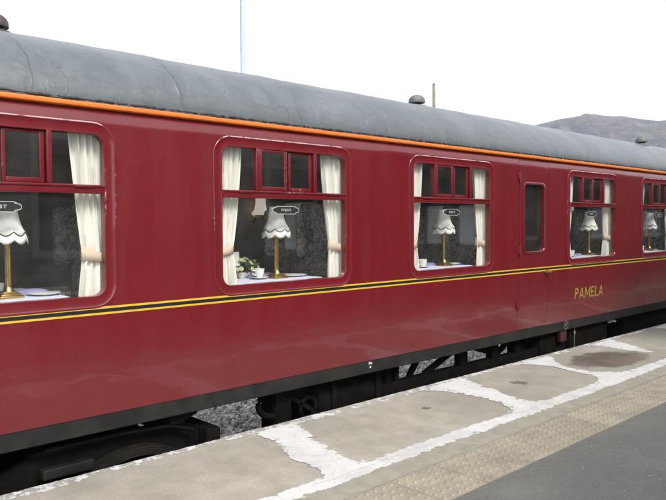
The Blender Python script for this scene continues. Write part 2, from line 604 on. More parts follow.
M['litshade'] = damp('lit_lamp_shade', (0.80, 0.76, 0.68), (0.86, 0.82, 0.75), 0.9, 20, 0.05)
_b = M['litshade'].node_tree.nodes['Principled BSDF']
_b.inputs['Emission Color'].default_value = (1.0, 0.90, 0.74, 1)
_b.inputs['Emission Strength'].default_value = 0.2
M['trim'] = damp('dark_braid', (0.05, 0.045, 0.04), (0.09, 0.08, 0.07), 0.9, 30)
M['brass'] = damp('aged_brass', (0.45, 0.30, 0.10), (0.62, 0.44, 0.18), 0.32, 12, 0.03, metal=1.0)
M['cloth'] = damp('white_linen', (0.68, 0.71, 0.84), (0.77, 0.80, 0.92), 0.9, 5, 0.1)
M['lavender'] = damp('lavender_linen', (0.30, 0.29, 0.52), (0.40, 0.38, 0.62), 0.9, 8, 0.1)
M['china'] = damp('white_china', (0.78, 0.77, 0.74), (0.84, 0.83, 0.80), 0.2, 5, 0.0)
M['curtain'] = damp('cream_curtain_cloth', (0.80, 0.78, 0.71), (0.86, 0.85, 0.79), 0.95, 4, 0.15)
M['lining'] = damp('straw_curtain_lining', (0.52, 0.45, 0.24), (0.62, 0.54, 0.32), 0.95, 6, 0.15)
M['tie'] = damp('peach_tieback_cloth', (0.62, 0.50, 0.36), (0.70, 0.58, 0.44), 0.95, 8, 0.15)
M['antim'] = damp('pale_headrest_linen', (0.82, 0.84, 0.90), (0.88, 0.90, 0.95), 0.95, 8, 0.1)
M['wood'] = damp('dark_veneer', (0.22, 0.18, 0.165), (0.30, 0.25, 0.23), 0.4, 4, 0.05)
M['ceil'] = damp('cream_ceiling', (0.70, 0.68, 0.64), (0.76, 0.74, 0.70), 0.7, 3, 0.03)
M['carpet'] = damp('dark_carpet', (0.03, 0.02, 0.02), (0.06, 0.04, 0.04), 0.95, 20)
M['vent'] = damp('weathered_lead_grey', (0.10, 0.105, 0.11), (0.17, 0.175, 0.18), 0.6, 12)
M['ventdark'] = damp('dark_roof_vent', (0.035, 0.028, 0.03), (0.075, 0.06, 0.06), 0.45, 12)
M['galv'] = damp('pale_painted_steel', (0.34, 0.41, 0.44), (0.42, 0.49, 0.52), 0.5, 6, 0.05)
M['post'] = damp('weathered_post_wood', (0.20, 0.17, 0.12), (0.32, 0.28, 0.21), 0.9, 5, 0.2)
M['hill'] = hill_mat()
M['boards'] = boards_mat()
M['slate'] = damp('roof_slate', (0.05, 0.05, 0.055), (0.09, 0.09, 0.10), 0.6, 3)
M['frame'] = damp('pale_window_paint', (0.66, 0.66, 0.66), (0.74, 0.74, 0.74), 0.5, 6)
M['grass'] = damp('rough_grass', (0.045, 0.06, 0.02), (0.09, 0.10, 0.04), 0.95, 0.3, 0.5)
M['gravel'] = gravel_mat()
M['stone'] = stone_piece_mat()
M['rail'] = damp('polished_rail_steel', (0.35, 0.33, 0.31), (0.50, 0.48, 0.46), 0.35, 9, 0.1, metal=0.7)
M['rust'] = damp('rusty_steel', (0.10, 0.05, 0.03), (0.17, 0.09, 0.05), 0.8, 9)
M['concrete'] = damp('pale_concrete', (0.24, 0.229, 0.188), (0.32, 0.305, 0.252), 0.9, 9, 0.3)
M['darkface'] = damp('platform_face_stone', (0.06, 0.055, 0.05), (0.13, 0.12, 0.11), 0.9, 4, 0.4)
M['leaf'] = damp('leaf_green', (0.06, 0.10, 0.035), (0.11, 0.16, 0.06), 0.7, 30)
M['petal'] = damp('cream_petal', (0.62, 0.60, 0.34), (0.78, 0.77, 0.58), 0.8, 40)
M['redbox'] = damp('faded_red_paint', (0.042, 0.008, 0.008), (0.065, 0.012, 0.011), 0.6, 12)

# ------------------------------------------------------------------ ground, platform, track
ZP = 1.02           # platform level
ZR = 0.20           # rail head
EDGE = -0.05        # platform edge (Y)


def struct(o):
    o['kind'] = 'structure'
    return o


def sheet(name, x0, x1, y0, y1, z, mat, nx=1, ny=1):
    mb = MB()
    vs = [(x0 + (x1 - x0) * i / nx, y0 + (y1 - y0) * j / ny, z) for j in range(ny + 1) for i in range(nx + 1)]
    fs = [(j * (nx + 1) + i, j * (nx + 1) + i + 1, (j + 1) * (nx + 1) + i + 1, (j + 1) * (nx + 1) + i) for j in range(ny) for i in range(nx)]
    mb.add(vs, fs)
    o = mb.build(name, mat)
    if o.data.polygons[0].normal.z < 0:
        o.data.flip_normals()
    return struct(o)


sheet('ground', -2900, 2900, -2900, 2900, -0.35, M['grass'])
mb = MB()
mb.box(-20, 60, -1.42, EDGE, -0.3, ZP)                   # coping slabs
struct(mb.build('platform_slabs', M['slab']))
mb = MB()
mb.box(-20, 60, -12.0, -1.835, -0.3, ZP - 0.004)
struct(mb.build('platform_asphalt', M['asphalt']))
# dark joint channel then tactile strip with real blisters
mb = MB()
mb.box(-20, 60, -1.828, -1.426, -0.3, ZP - 0.003)
for i in range(int((15 - 1.2) / 0.0667)):
    xx = 1.2 + 0.0333 + i * 0.0667
    for j in range(6):
        yy = -1.460 - j * 0.0667
        r = 0.0145
        n = 8
        vs, fs = [], []
        for k, (q, h) in enumerate(((1.0, 0.0), (0.85, 0.0045), (0.5, 0.0068))):
            for a in range(n):
                t = 2 * math.pi * a / n
                vs.append((xx + r * q * math.cos(t), yy + r * q * math.sin(t), ZP - 0.003 + h))
        vs.append((xx, yy, ZP - 0.003 + 0.0073))
        for k in range(2):
            for a in range(n):
                b = (a + 1) % n
                fs.append((k * n + a, k * n + b, (k + 1) * n + b, (k + 1) * n + a))
        for a in range(n):
            fs.append((2 * n + a, 2 * n + (a + 1) % n, 3 * n))
        mb.add(vs, fs)
struct(mb.build('tactile_paving', M['tactile'], smooth=50))


def wander(seed, amp):
    rr = random.Random(seed)
    ph = [(rr.uniform(3, 9), rr.uniform(0, 6.28), rr.uniform(0.4, 1)) for _ in range(4)] + [(rr.uniform(20, 70), rr.uniform(0, 6.28), rr.uniform(0.2, 0.6)) for _ in range(6)]
    return lambda d: amp * (sum(q * math.sin(f * d + p) for f, p, q in ph) * 0.4 + rr.uniform(-0.6, 0.6))


def resample(line, n):
    ls = [0.0]
    for a, b in zip(line, line[1:]):
        ls.append(ls[-1] + math.hypot(b[0] - a[0], b[1] - a[1]))
    out = []
    for i in range(n + 1):
        d = ls[-1] * i / n
        k = 0
        while k < len(ls) - 2 and ls[k + 1] < d:
            k += 1
        t = (d - ls[k]) / (ls[k + 1] - ls[k])
        out.append((line[k][0] + (line[k + 1][0] - line[k][0]) * t, line[k][1] + (line[k + 1][1] - line[k][1]) * t))
    return out, ls[-1]


def paint(name, a, b, mat, z, amp, seed, axis, clean=False):
    """strip of brushed paint between two outlines; axis = which coordinate roughens"""
    n = 4
    _, L = resample(a, 1)
    n = int(L / 0.018)
    pa, _ = resample(a, n)
    pb, _ = resample(b, n)
    wa, wb = wander(seed, amp), wander(seed + 100, amp)
    mb = MB()
    vs = []
    for i in range(n + 1):
        d = L * i / n
        p, q = list(pa[i]), list(pb[i])
        if not clean:
            p[axis] += wa(d)
        q[axis] += wb(d)
        for k in range(5):
            t = k / 4
            vs.append((p[0] + (q[0] - p[0]) * t, p[1] + (q[1] - p[1]) * t, z))
    mb.add(vs, [(i * 5 + k, i * 5 + k + 1, (i + 1) * 5 + k + 1, (i + 1) * 5 + k) for i in range(n) for k in range(4)])
    o = mb.build(name, mat, smooth=0)
    at = o.data.attributes.new('across', 'FLOAT', 'POINT')
    key = {(round(v[0], 4), round(v[1], 4)): (k % 5) / 4 for k, v in enumerate(vs)}
    for k, v in enumerate(o.data.vertices):
        q = key.get((round(v.co.x, 4), round(v.co.y, 4)), 0.5)
        at.data[k].value = 0.5 if (clean and q < 0.5) else q
    if sum(p.normal.z for p in o.data.polygons) < 0:
        o.data.flip_normals()
    return struct(o)


# long line, edge nosing and the painted joints between the slabs
XS = [0.5 + 0.5 * i for i in range(60)]
paint('platform_marking', [(x, -1.095 + 0.012 * math.sin(x * 2.1)) for x in XS], [(x, -1.255 - 0.012 * math.sin(x * 1.3)) for x in XS], M['line'], ZP + 0.0025, 0.010, 3, 1)
paint('platform_marking', [(x, EDGE - 0.003) for x in XS], [(x, -0.165 - 0.025 * math.sin(x * 1.9) - 0.015 * math.sin(x * 4.7)) for x in XS], M['nosing'], ZP + 0.0025, 0.014, 5, 1, True)
CROSS = [
    ([(3.00, -0.12), (2.99, -0.35), (2.88, -0.62), (2.83, -0.80), (2.85, -0.98), (2.76, -1.10), (2.60, -1.16)], [(3.40, -0.12), (3.35, -0.24), (3.22, -0.57), (3.12, -0.88), (3.09, -1.02), (3.20, -1.12), (3.40, -1.16)]),
    ([(4.80, -0.12), (4.93, -0.30), (5.00, -0.48), (5.01, -0.69), (4.98, -0.89), (4.88, -1.04), (4.60, -1.16)], [(5.58, -0.12), (5.47, -0.26), (5.40, -0.46), (5.26, -0.76), (5.21, -0.95), (5.25, -1.06), (5.42, -1.16)]),
    ([(6.40, -0.12), (6.53, -0.22), (6.64, -0.46), (6.55, -0.69), (6.51, -0.92), (6.40, -1.06), (6.1, -1.16)], [(7.18, -0.12), (7.05, -0.24), (6.84, -0.38), (6.70, -0.57), (6.70, -0.85), (6.84, -1.02), (7.1, -1.16)]),
    ([(8.08, -0.12), (8.12, -0.30), (8.09, -0.60), (8.13, -0.86)], [(8.78, -0.12), (8.62, -0.22), (8.50, -0.47), (8.20, -0.86)]),
    ([(10.1, -0.12), (10.1, -1.14)], [(10.45, -0.12), (10.4, -1.14)]),
    ([(0.80, -0.12), (0.80, -1.14)], [(1.2, -0.12), (1.1, -1.14)]),
]
for i, (a, b) in enumerate(CROSS):
    paint('platform_marking', a, b, M['line'], ZP + 0.004, 0.014, 20 + i, 0)
sheet('concrete_strip', -20, 60, -1.4185, -1.235, ZP + 0.001, M['concrete'])

mb = MB()
mb.box(-40, 80, -0.04, 60, -0.3, 0.02)
struct(mb.build('ballast_bed', M['gravel']))
mb = MB()
rs = random.Random(11)
ico = bmesh.new()
bmesh.ops.create_icosphere(ico, subdivisions=1, radius=1)
ico.verts.index_update()
iv = [v.co.copy() for v in ico.verts]
ifc = [[v.index for v in f.verts] for f in ico.faces]
ico.free()
for _ in range(15000):
    x = rs.uniform(1.8, 13.5)
    y = rs.uniform(0.9, 7.0) if x < 9 else rs.uniform(1.5, 6.0)
    r = rs.uniform(0.018, 0.034)
    a = rs.uniform(0, 6.28)
    sx, sy, sz = r * rs.uniform(0.7, 1.3), r * rs.uniform(0.7, 1.3), r * rs.uniform(0.5, 1.0)
    vs = []
    for v in iv:
        q = rs.uniform(0.8, 1.15)
        X, Y, Z = v.x * sx * q, v.y * sy * q, v.z * sz * q
        vs.append((x + X * math.cos(a) - Y * math.sin(a), y + X * math.sin(a) + Y * math.cos(a), 0.03 + sz * 0.5 + Z + 0.03 * (rs.random() ** 2)))
    mb.add(vs, ifc)
tag(mb.build('ballast', M['stone'], smooth=0), 'pale crushed stone ballast between and beyond the rails under the carriage', 'ballast', kind='stuff')

RY = (0.69, 2.16)


def rail(y, label):
    mb = MB()
    prof = [(-0.07, 0.0), (0.07, 0.0), (0.07, 0.012), (0.012, 0.03), (0.012, 0.11), (0.035, 0.125), (0.035, 0.148), (0.028, 0.154), (-0.028, 0.154), (-0.035, 0.148), (-0.035, 0.125), (-0.012, 0.11), (-0.012, 0.03), (-0.07, 0.012)]
    n = len(prof)
    vs = [(x, y + p, ZR - 0.154 + q) for x in (-40, 80) for p, q in prof]
    for i in range(n):
        k = (i + 1) % n
        mb.add([vs[i], vs[k], vs[n + k], vs[n + i]], [(0, 1, 2, 3)], 1 if 6 <= i <= 8 else 0)
    return tag(mb.build('rail', [M['rust'], M['rail']], smooth=0), label, 'rail')


rail(RY[1], 'steel running rail with bright top on the ballast, far side of the carriage')
rail(RY[0], 'steel running rail under the near side of the carriage by the platform wall')

# ------------------------------------------------------------------ carriage
XA, XB = -3.9, 16.2
ZB, ZC = 1.331, 3.235
GZ0, GZ1, T0, T1 = 2.087, 3.077, 2.715, 2.770
WW = 1.22
W0 = [-1.36, 0.735, 2.831, 4.928, 7.834, 9.930, 12.026, 14.12]
DX0, DX1 = 6.712, 7.340


def Yp(z):
    if z > 3.13:
        return 0.030 * ((z - 3.13) / 0.105) ** 2
    if z < 1.95:
        return 0.052 * ((1.95 - z) / 0.62) ** 2
    return 0.0


coach = empty('railway_carriage', (6.0, 1.41, ZR), 'maroon dining carriage with grey roof, orange gutter and curtained windows standing at the platform', 'train carriage')


def rrect(x0, x1, z0, z1, r, n=7):
    pts = []
    for cx, cz, a0 in ((x1 - r, z1 - r, 0), (x0 + r, z1 - r, 90), (x0 + r, z0 + r, 180), (x1 - r, z0 + r, 270)):
        for i in range(n):
            a = rad(a0 + 90 * i / (n - 1))
            pts.append((cx + r * math.cos(a), cz + r * math.sin(a)))
    return pts


def plain(mb, x0, x1, z0, z1, nz, dx=0.0, yo=0.0):
    zs = [z0 + (z1 - z0) * i / nz for i in range(nz + 1)]
    nx = max(1, int((x1 - x0) / 0.6))
    xs = [x0 + (x1 - x0) * i / nx for i in range(nx + 1)]
    vs = [(x, Yp(z) + yo, z) for z in zs for x in xs]
    w_ = nx + 1
    mb.add(vs, [(j * w_ + i, j * w_ + i + 1, (j + 1) * w_ + i + 1, (j + 1) * w_ + i) for j in range(nz) for i in range(nx)])


def holed(mb, x0, x1, z0, z1, hx0, hx1, hz0, hz1, r, yo=0.0, depth=0.05, n=7):
    hole = rrect(hx0, hx1, hz0, hz1, r, n)
    corners = [(x1, z1), (x0, z1), (x0, z0), (x1, z0)]
    vs = [(p[0], Yp(p[1]) + yo, p[1]) for p in hole]
    N = len(hole)
    vs += [(p[0], Yp(p[1]) + yo, p[1]) for p in corners]
    vs += [(p[0], Yp(p[1]) + yo + depth, p[1]) for p in hole]
    fs = []
    for c in range(4):
        for i in range(n - 1):
            fs.append((c * n + i, c * n + i + 1, N + c))
        c2 = (c + 1) % 4
        fs.append((c * n + n - 1, c2 * n, N + c2, N + c))
    for i in range(N):
        k = (i + 1) % N
        fs.append((i, k, N + 4 + k, N + 4 + i))
    mb.add(vs, fs)


# near side skin, far side, ends
mb = MB()
G = 0.004
for x0, x1 in ((XA, DX0 - G), (DX1 + G, XB)):
    plain(mb, x0, x1, ZB, 1.97, 10)
    plain(mb, x0, x1, 3.13, ZC, 8)
    ws = [g for g in W0 if x0 < g < x1]
    cur = x0
    for g in ws:
        a, b = g - 0.12, g + WW + 0.12
        plain(mb, cur, a, 1.97, 3.13, 1)
        holed(mb, a, b, 1.97, 3.13, g - 0.025, g + WW + 0.025, GZ0 - 0.025, min(GZ1 + 0.025, 3.11), 0.095)
        cur = b
    plain(mb, cur, x1, 1.97, 3.13, 1)
plain(mb, DX0 - G, DX1 + G, 3.212, ZC, 2)
# door reveal behind the seam
for xx in (DX0 - G, DX1 + G):
    zs = [ZB + (3.212 - ZB) * i / 16 for i in range(17)]
    mb.add([(xx + (0.0001 if xx < 7 else -0.0001), Yp(z) + d, z) for z in zs for d in (0.0001, 0.03)], [(2 * i, 2 * i + 1, 2 * i + 3, 2 * i + 2) for i in range(16)])
skin = mb.build('body_side', M['red'], coach, smooth=30, out=(0, -1, 0))
mb = MB()
mb.box(XA, XB, 2.78, 2.82, ZB, ZC)
mb.box(XA, XA + 0.03, 0.07, 2.779, ZB, 3.6)
mb.box(XB - 0.03, XB, 0.07, 2.779, ZB, 3.6)
mb.build('body_shell', M['red'], coach)


def side_strip(name, x0, x1, z0, z1, mat, parent, y=-0.003, nz=1):
    mb = MB()
    zs = [z0 + (z1 - z0) * i / nz for i in range(nz + 1)]
    vs = [(x, Yp(z) + d, z) for x in (x0, x1) for d in (y, 0.001) for z in (z0, z1)]
    mb.add(vs, [(0, 1, 5, 4), (2, 6, 7, 3), (0, 2, 3, 1), (4, 5, 7, 6), (1, 3, 7, 5), (0, 4, 6, 2)], 0)
    return mb


def stripe(x0, x1, parent):
    mb = MB()
    for z0, z1, mi in ((1.9695, 1.9825, 0), (1.9827, 2.0055, 1), (2.0057, 2.0187, 0)):
        vs = [(x, Yp(z) + d, z) for x in (x0, x1) for d in (-0.003, 0.001) for z in (z0, z1)]
        mb.add(vs, [(0, 1, 5, 4), (2, 6, 7, 3), (0, 2, 3, 1), (4, 5, 7, 6), (1, 3, 7, 5), (0, 4, 6, 2)], mi)
    return mb.build('lining_stripe', [M['yellow'], M['black']], parent, smooth=0)


stripe(XA, DX0 - G, coach)
stripe(DX1 + G, XB, coach)

# gutter and roof
mb = MB()
pr = [(0.036, 3.237), (0.004, 3.239), (-0.003, 3.243), (-0.005, 3.250), (-0.005, 3.262), (-0.001, 3.270), (0.03, 3.274), (0.06, 3.272)]
n = 60
for i in range(n):
    xa, xb = XA + (XB - XA) * i / n, XA + (XB - XA) * (i + 1) / n
    for j in range(len(pr) - 1):
        mb.add([(xa, *pr[j]), (xb, *pr[j]), (xb, *pr[j + 1]), (xa, *pr[j + 1])], [(0, 1, 2, 3)])
mb.build('gutter_strip', M['orange'], coach)


def roof_z(Y):
    u = abs(1 - Y / 1.41)
    return 3.272 + 0.59 * math.sqrt(max(0, 1 - u ** 2.2))


prof = []
for i in range(41):
    t = math.pi * i / 40
    c = math.cos(t)
    yy = 1.41 * (1 - math.copysign(abs(c) ** (2 / 2.2), c))
    prof.append((yy + 0.006 * (1 if i < 20 else -1) * 0, roof_z(yy)))
mb = MB()
nx = 220
rr = random.Random(4)
vs = []
for i in range(nx + 1):
    x = XA + (XB - XA) * i / nx
    for j, (yy, zz) in enumerate(prof):
        lump = 0.0022 * math.sin(x * 5.1 + 3 * yy) + 0.0018 * math.sin(x * 11.3 - 4 * yy + 1) + 0.0012 * math.sin(x * 23 + 7 * yy)
        vs.append((x, yy, zz + lump))
np_ = len(prof)
mb.add(vs, [(i * np_ + j, (i + 1) * np_ + j, (i + 1) * np_ + j + 1, i * np_ + j + 1) for i in range(nx) for j in range(np_ - 1)])
roof = mb.build('roof', M['roof'], coach, out=(0, 0, 1))
# rough bead of sealant along the roof edge
mb = MB()
vs = []
nn = 900
for i in range(nn + 1):
    x = XA + (XB - XA) * i / nn
    r = 0.006 + 0.006 * rr.random()
    vs.append((x, 0.004 + 0.004 * rr.random(), 3.280 + 0.006 * rr.random(), r))
mb.tube([v[:3] for v in vs], [v[3] for v in vs], 6)
o = mb.build('roof_sealant', M['rubber'], roof)


def roof_vent(x, y, s, mats):
    z = roof_z(y)
    mb = MB()
    mb.lathe([(0.055, -0.05), (0.055, 0.030), (0.06, 0.034)], x, y, z, 24, 1)
    mb.lathe([(0.06, 0.034), (0.092, 0.036), (0.094, 0.05), (0.090, 0.075), (0.078, 0.098), (0.055, 0.116), (0.025, 0.126), (0.0005, 0.128)], x, y, z, 24, 0)
    mb.lathe([(0.11, -0.03), (0.105, 0.006), (0.056, 0.012)], x, y, z, 24, 0)
    o = mb.build('roof_vent', mats, roof)
    return o


for (x, y, mt) in ((1.64, 0.95, M['ventdark']), (6.12, 0.95, M['vent']), (11.25, 0.58, M['vent']), (-2.6, 0.95, M['vent'])):
    roof_vent(x, y, 1, [mt, M['black']])

# solebar band and underside
mb = MB()
mb.add([(x, y, z) for x in (XA, XB) for (y, z) in ((0.056, 1.3315), (0.060, 1.222), (0.066, 1.216), (0.11, 1.216), (0.11, 1.3315))],
       [(0, 5, 6, 1), (1, 6, 7, 2), (2, 7, 8, 3), (3, 8, 9, 4), (4, 9, 5, 0)])
sole = mb.build('solebar', M['solebar'], coach, smooth=20)
mb = MB()
mb.box(XA, XB, 0.11, 2.75, 1.24, 1.36)
mb.build('underfloor', M['under'], coach)
# stencilled ring and tiny marks on the solebar
mb = MB()
seg = 40
vs = []
for i in range(seg):
    a = 2 * math.pi * i / seg
    for r in (0.044, 0.053):
        vs.append((7.86 + r * math.cos(a), 0.053, 1.278 + r * math.sin(a)))
mb.add(vs, [(2 * i, 2 * i + 1, (2 * i + 3) % (2 * seg), (2 * i + 2) % (2 * seg)) for i in range(seg)])
v_, f_ = text_mesh('W', 0.06, 0.9, 0.0004, 0.0015)
mb.add([(7.86 + p[0], 0.053, 1.278 + p[1]) for p in v_], f_)
o = mb.build('stencil_mark', damp('faded_stencil_white', (0.10, 0.10, 0.095), (0.17, 0.17, 0.16), 0.7, 40), sole, smooth=0)
mb = MB()
v_, f_ = text_mesh('OIL', 0.028, 1.1, 0.0004, 0.0006)
mb.add([(4.40 + p[0], 0.0535, 1.305 + p[1]) for p in v_], f_)
mb.lathe([(0.0, 0), (0.009, 0.0)], 0, 0, 0, 12)
for k in range(24):
    q = mb.v[-24 + k]
    mb.v[-24 + k] = (4.40 + q[0], 0.0535, 1.272 + q[1])
mb.build('stencil_mark', M['white'], sole, smooth=0)

# name on the side
mb = MB()
STEP = [0]


def stroke(mb, pts, x0, wd, t=0.021):
    """one painted stroke of a letter; pts in letter units (width 1, height 1)"""
    STEP[0] += 1
    lift = 0.003 + 0.00015 * (STEP[0] % 4)
    P = [Vector((x0 + p[0] * wd, 1.585 + p[1] * 0.134)) for p in pts]
    vs = []
    for i, p in enumerate(P):
        d = (P[min(i + 1, len(P) - 1)] - P[max(i - 1, 0)]).normalized()
        nrm = Vector((-d.y, d.x)) * (t / 2)
        for q in (p - nrm, p + nrm):
            z = min(max(q.y, 1.585), 1.719)
            vs.append((q.x, Yp(z) - lift, z))
    mb.add(vs, [(2 * i, 2 * i + 1, 2 * i + 3, 2 * i + 2) for i in range(len(P) - 1)])


def letter(mb, ch, x0, wd):
    e = 0.0105 / wd
    h = 0.0105 / 0.134
    if ch == 'P':
        stroke(mb, [(e, 0), (e, 1)], x0, wd)
        arc = [(e, 1 - h), (0.55, 1 - h)] + [(0.55 + (0.45 - e) * math.sin(k * math.pi / 8), 0.73 + (0.27 - h) * math.cos(k * math.pi / 8)) for k in range(1, 8)] + [(0.55, 0.46 + h), (e, 0.46 + h)]
        stroke(mb, arc, x0, wd)
    if ch == 'A':
        stroke(mb, [(e, 0), (0.5 - e * 0.3, 1)], x0, wd)
        stroke(mb, [(1 - e, 0), (0.5 + e * 0.3, 1)], x0, wd)
        stroke(mb, [(0.22, 0.28), (0.78, 0.28)], x0, wd, 0.018)
    if ch == 'M':
        stroke(mb, [(e, 0), (e, 1)], x0, wd)
        stroke(mb, [(1 - e, 0), (1 - e, 1)], x0, wd)
        stroke(mb, [(e, 1), (0.5, 0.25)], x0, wd, 0.018)
        stroke(mb, [(1 - e, 1), (0.5, 0.25)], x0, wd, 0.018)
    if ch in 'EL':
        stroke(mb, [(e, 0), (e, 1)], x0, wd)
        for y in ((h, 0.5, 1 - h) if ch == 'E' else (h,)):
            stroke(mb, [(e, y), (0.9 if y == 0.5 else 1, y)], x0, wd, 0.019)


cx_ = 7.990
WL = {'P': 0.094, 'A': 0.118, 'M': 0.138, 'E': 0.088, 'L': 0.084}
gap = (0.752 - sum(WL[c] for c in 'PAMELA')) / 5
for ch in 'PAMELA':
    letter(mb, ch, cx_, WL[ch])
    cx_ += WL[ch] + gap
mb.build('name_lettering', M['gold'], coach, smooth=0)

# door
mb = MB()
dz0, dz1 = ZB + 0.004, 3.208
wx0, wx1, wz0, wz1 = 6.812, 7.222, 2.205, 2.945
plain(mb, DX0, DX1, dz0, 2.12, 12)
holed(mb, DX0, DX1, 2.12, 3.05, wx0 - 0.01, wx1 + 0.01, wz0 - 0.01, wz1 + 0.01, 0.05)
plain(mb, DX0, DX1, 3.05, dz1, 4)
for xx, d in ((DX0, 1), (DX1, -1)):
    zs = [dz0 + (dz1 - dz0) * i / 16 for i in range(17)]
    mb.add([(xx + 0.0001 * d, Yp(z) + d2, z) for z in zs for d2 in (0.0001, 0.03)], [(2 * i, 2 * i + 1, 2 * i + 3, 2 * i + 2) for i in range(16)])
door = mb.build('door', M['red'], coach, smooth=30, out=(0, -1, 0))
stripe(DX0, DX1, door)


def frame_ring(mb, x0, x1, z0, z1, r, offs, n=9, chip_glint=()):
    """loft of rounded rectangles: offs = (offset outward, y)"""
    rings = []
    for o_, y in offs:
        rings.append([(p[0], y, p[1]) for p in rrect(x0 - o_, x1 + o_, z0 - o_, z1 + o_, max(r + o_, 0.01), n)])
    N = len(rings[0])
    for j in range(len(rings) - 1):
        a, b = rings[j], rings[j + 1]
        for i in range(N):
            k = (i + 1) % N
            mb.add([a[i], a[k], b[k], b[i]], [(0, 1, 2, 3)], 1 if j in chip_glint else 0)


mb = MB()
frame_ring(mb, wx0, wx1, wz0, wz1, 0.045, [(0.03, 0.001), (0.03, -0.008), (0.024, -0.012), (0.006, -0.012), (0.0, -0.006), (0.0, 0.035)], chip_glint=(1, 2))
mb.build('door_window_frame', [M['red'], M['chip_glint']], door, smooth=40)
mb = MB()
mb.box(wx0 - 0.005, wx1 + 0.005, 0.026, 0.031, wz0 - 0.005, wz1 + 0.005)
mb.build('door_pane', M['glass'], door, smooth=0)
for z in (3.03, 2.225, 1.62):
    mb = MB()
    y = Yp(z)
    mb.box(DX0 - 0.032, DX0 + 0.016, y - 0.016, y + 0.001, z - 0.045, z + 0.045, 0, 0.005)
    mb.tube([(DX0 - 0.006, y - 0.016, z - 0.06), (DX0 - 0.006, y - 0.016, z + 0.06)], 0.011, 10)
    mb.build('hinge', M['chip_glint'], door)
mb = MB()
mb.lathe([(0.026, 0.0), (0.026, 0.012), (0.018, 0.016), (0.0005, 0.016)], 0, 0, 0, 20)
mb.v = [(7.285 + p[0], -0.003 - p[2], 1.965 + p[1]) for p in mb.v]
mb.tube([(7.285, -0.012, 1.965), (7.285, -0.04, 1.965), (7.285, -0.046, 1.962)], 0.009, 10)
mb.tube([(7.235, -0.046, 1.965), (7.33, -0.046, 1.958)], [0.008, 0.011], 10)
mb.build('handle', M['brass'], door)
# vertical grab rail recess line beside the door

# windows
def make_window(g, idx):
    mb = MB()
    g1 = g + WW
    frame_ring(mb, g, g1, GZ0, GZ1, 0.07,
               [(0.076, 0.003), (0.076, -0.004), (0.073, -0.0065), (0.068, -0.007), (0.063, -0.005), (0.059, -0.0025), (0.03, -0.0025), (0.012, -0.0025), (0.010, -0.0045), (0.003, -0.0045), (0.0, -0.001), (0.0, 0.05)], chip_glint=(0, 1, 2, 8))
    # transom and mullions
    mb.box(g + 0.001, g1 - 0.001, -0.004, 0.045, T0, T1, 0, 0.004)
    mb.box(g + 0.001, g1 - 0.001, -0.012, -0.0045, T0 + 0.040, T0 + 0.053, 1, 0.003)
    m1, m2 = g + 0.315, g + 0.885
    for m_ in (m1, m2):
        mb.box(m_ - 0.015, m_ + 0.015, -0.005, 0.044, T1 + 0.0005, GZ1 + 0.004, 0, 0.004)
    for q in (g + 0.14, g1 - 0.19):
        mb.box(q, q + 0.12, -0.017, -0.0125, T0 + 0.037, T0 + 0.050, 1, 0.002)
    f = mb.build('window', [M['red'], M['chip_glint']], coach, smooth=40)
    # sliding ventilators: left one in front of the right one
    mid = g + 0.60
    for a, b, y in ((m1 + 0.020, mid - 0.002, 0.002), (mid - 0.02 + 0.045, m2 - 0.020, 0.018)):
        s = MB()
        z0, z1 = T1 + 0.003, GZ1 - 0.002
        t = 0.028
        s.box(a, a + t * 0.8, y, y + 0.014, z0, z1, 0, 0.003)
        s.box(b - t, b, y, y + 0.014, z0, z1, 0, 0.003)
        s.box(a + t * 0.8 + 0.0005, b - t - 0.0005, y, y + 0.013, z0, z0 + t, 0, 0.003)
        s.box(a + t * 0.8 + 0.0005, b - t - 0.0005, y, y + 0.013, z1 - t * 0.6, z1, 0, 0.003)
        s.build('sliding_frame', [M['chip_glint']], f)
        p = MB()
        p.box(a + 0.02, b - 0.02, y + 0.004, y + 0.008, z0 + 0.02, z1 - 0.012)
        p.build('pane', M['glass'], f, smooth=0)
    s = MB()
    s.box(mid - 0.004, mid + 0.027, 0.036, 0.041, T1 + 0.003, GZ1 - 0.003)
    s.build('sliding_gap_seal', M['rubber'], f)
    for a, b, z0, z1 in ((g, g1, GZ0, T0 + 0.004), (g, m1, T1 - 0.004, GZ1), (m2, g1, T1 - 0.004, GZ1)):
        p = MB()
        p.box(a - 0.003, b + 0.003, 0.024, 0.029, z0 - 0.003, z1 + 0.003)
        p.build('pane', M['glass'], f, smooth=0)
    # first class label on the lower pane
    s = MB()
    cx, cz = g + 0.60, 2.630
    y = 0.0205

    def cart(e):
        hw, hh, tw = 0.132 + e, 0.031 + e, 0.092
        t = 0.018 + e
        out = []
        for sx in (1,):
            out += [(tw + e, hh), (tw + e + 0.004, t + 0.004), (hw - 0.012, t), (hw - 0.003, t * 0.6), (hw, 0)]
        right = out + [(x, -z) for x, z in out[:-1][::-1]]
        left = [(-x, -z) for x, z in right]
        return right + left
    outer, inner = cart(0.0), cart(-0.0036)
    N = len(outer)
    s.add([(cx + p[0], y, cz + p[1]) for p in outer] + [(cx + p[0], y, cz + p[1]) for p in inner],
          [(i, (i + 1) % N, N + (i + 1) % N, N + i) for i in range(N)], 0)
    c0 = len(inner)
    s.add([(cx + p[0], y + 0.001, cz + p[1]) for p in cart(-0.002)] + [(cx, y + 0.001, cz)], [(i, (i + 1) % N, N) for i in range(N)], 1)
    v_, f_ = text_mesh('FIRST', 0.028, 1.2, 0.0004, 0.0006, 1.25)
    s.add([(cx + p[0], y - 0.0008 - p[2], cz + p[1]) for p in v_], f_, 0)
    s.build('class_label', [M['labelwhite'], M['labelblack']], f, smooth=0)


for i, g in enumerate(W0):
    make_window(g, i)

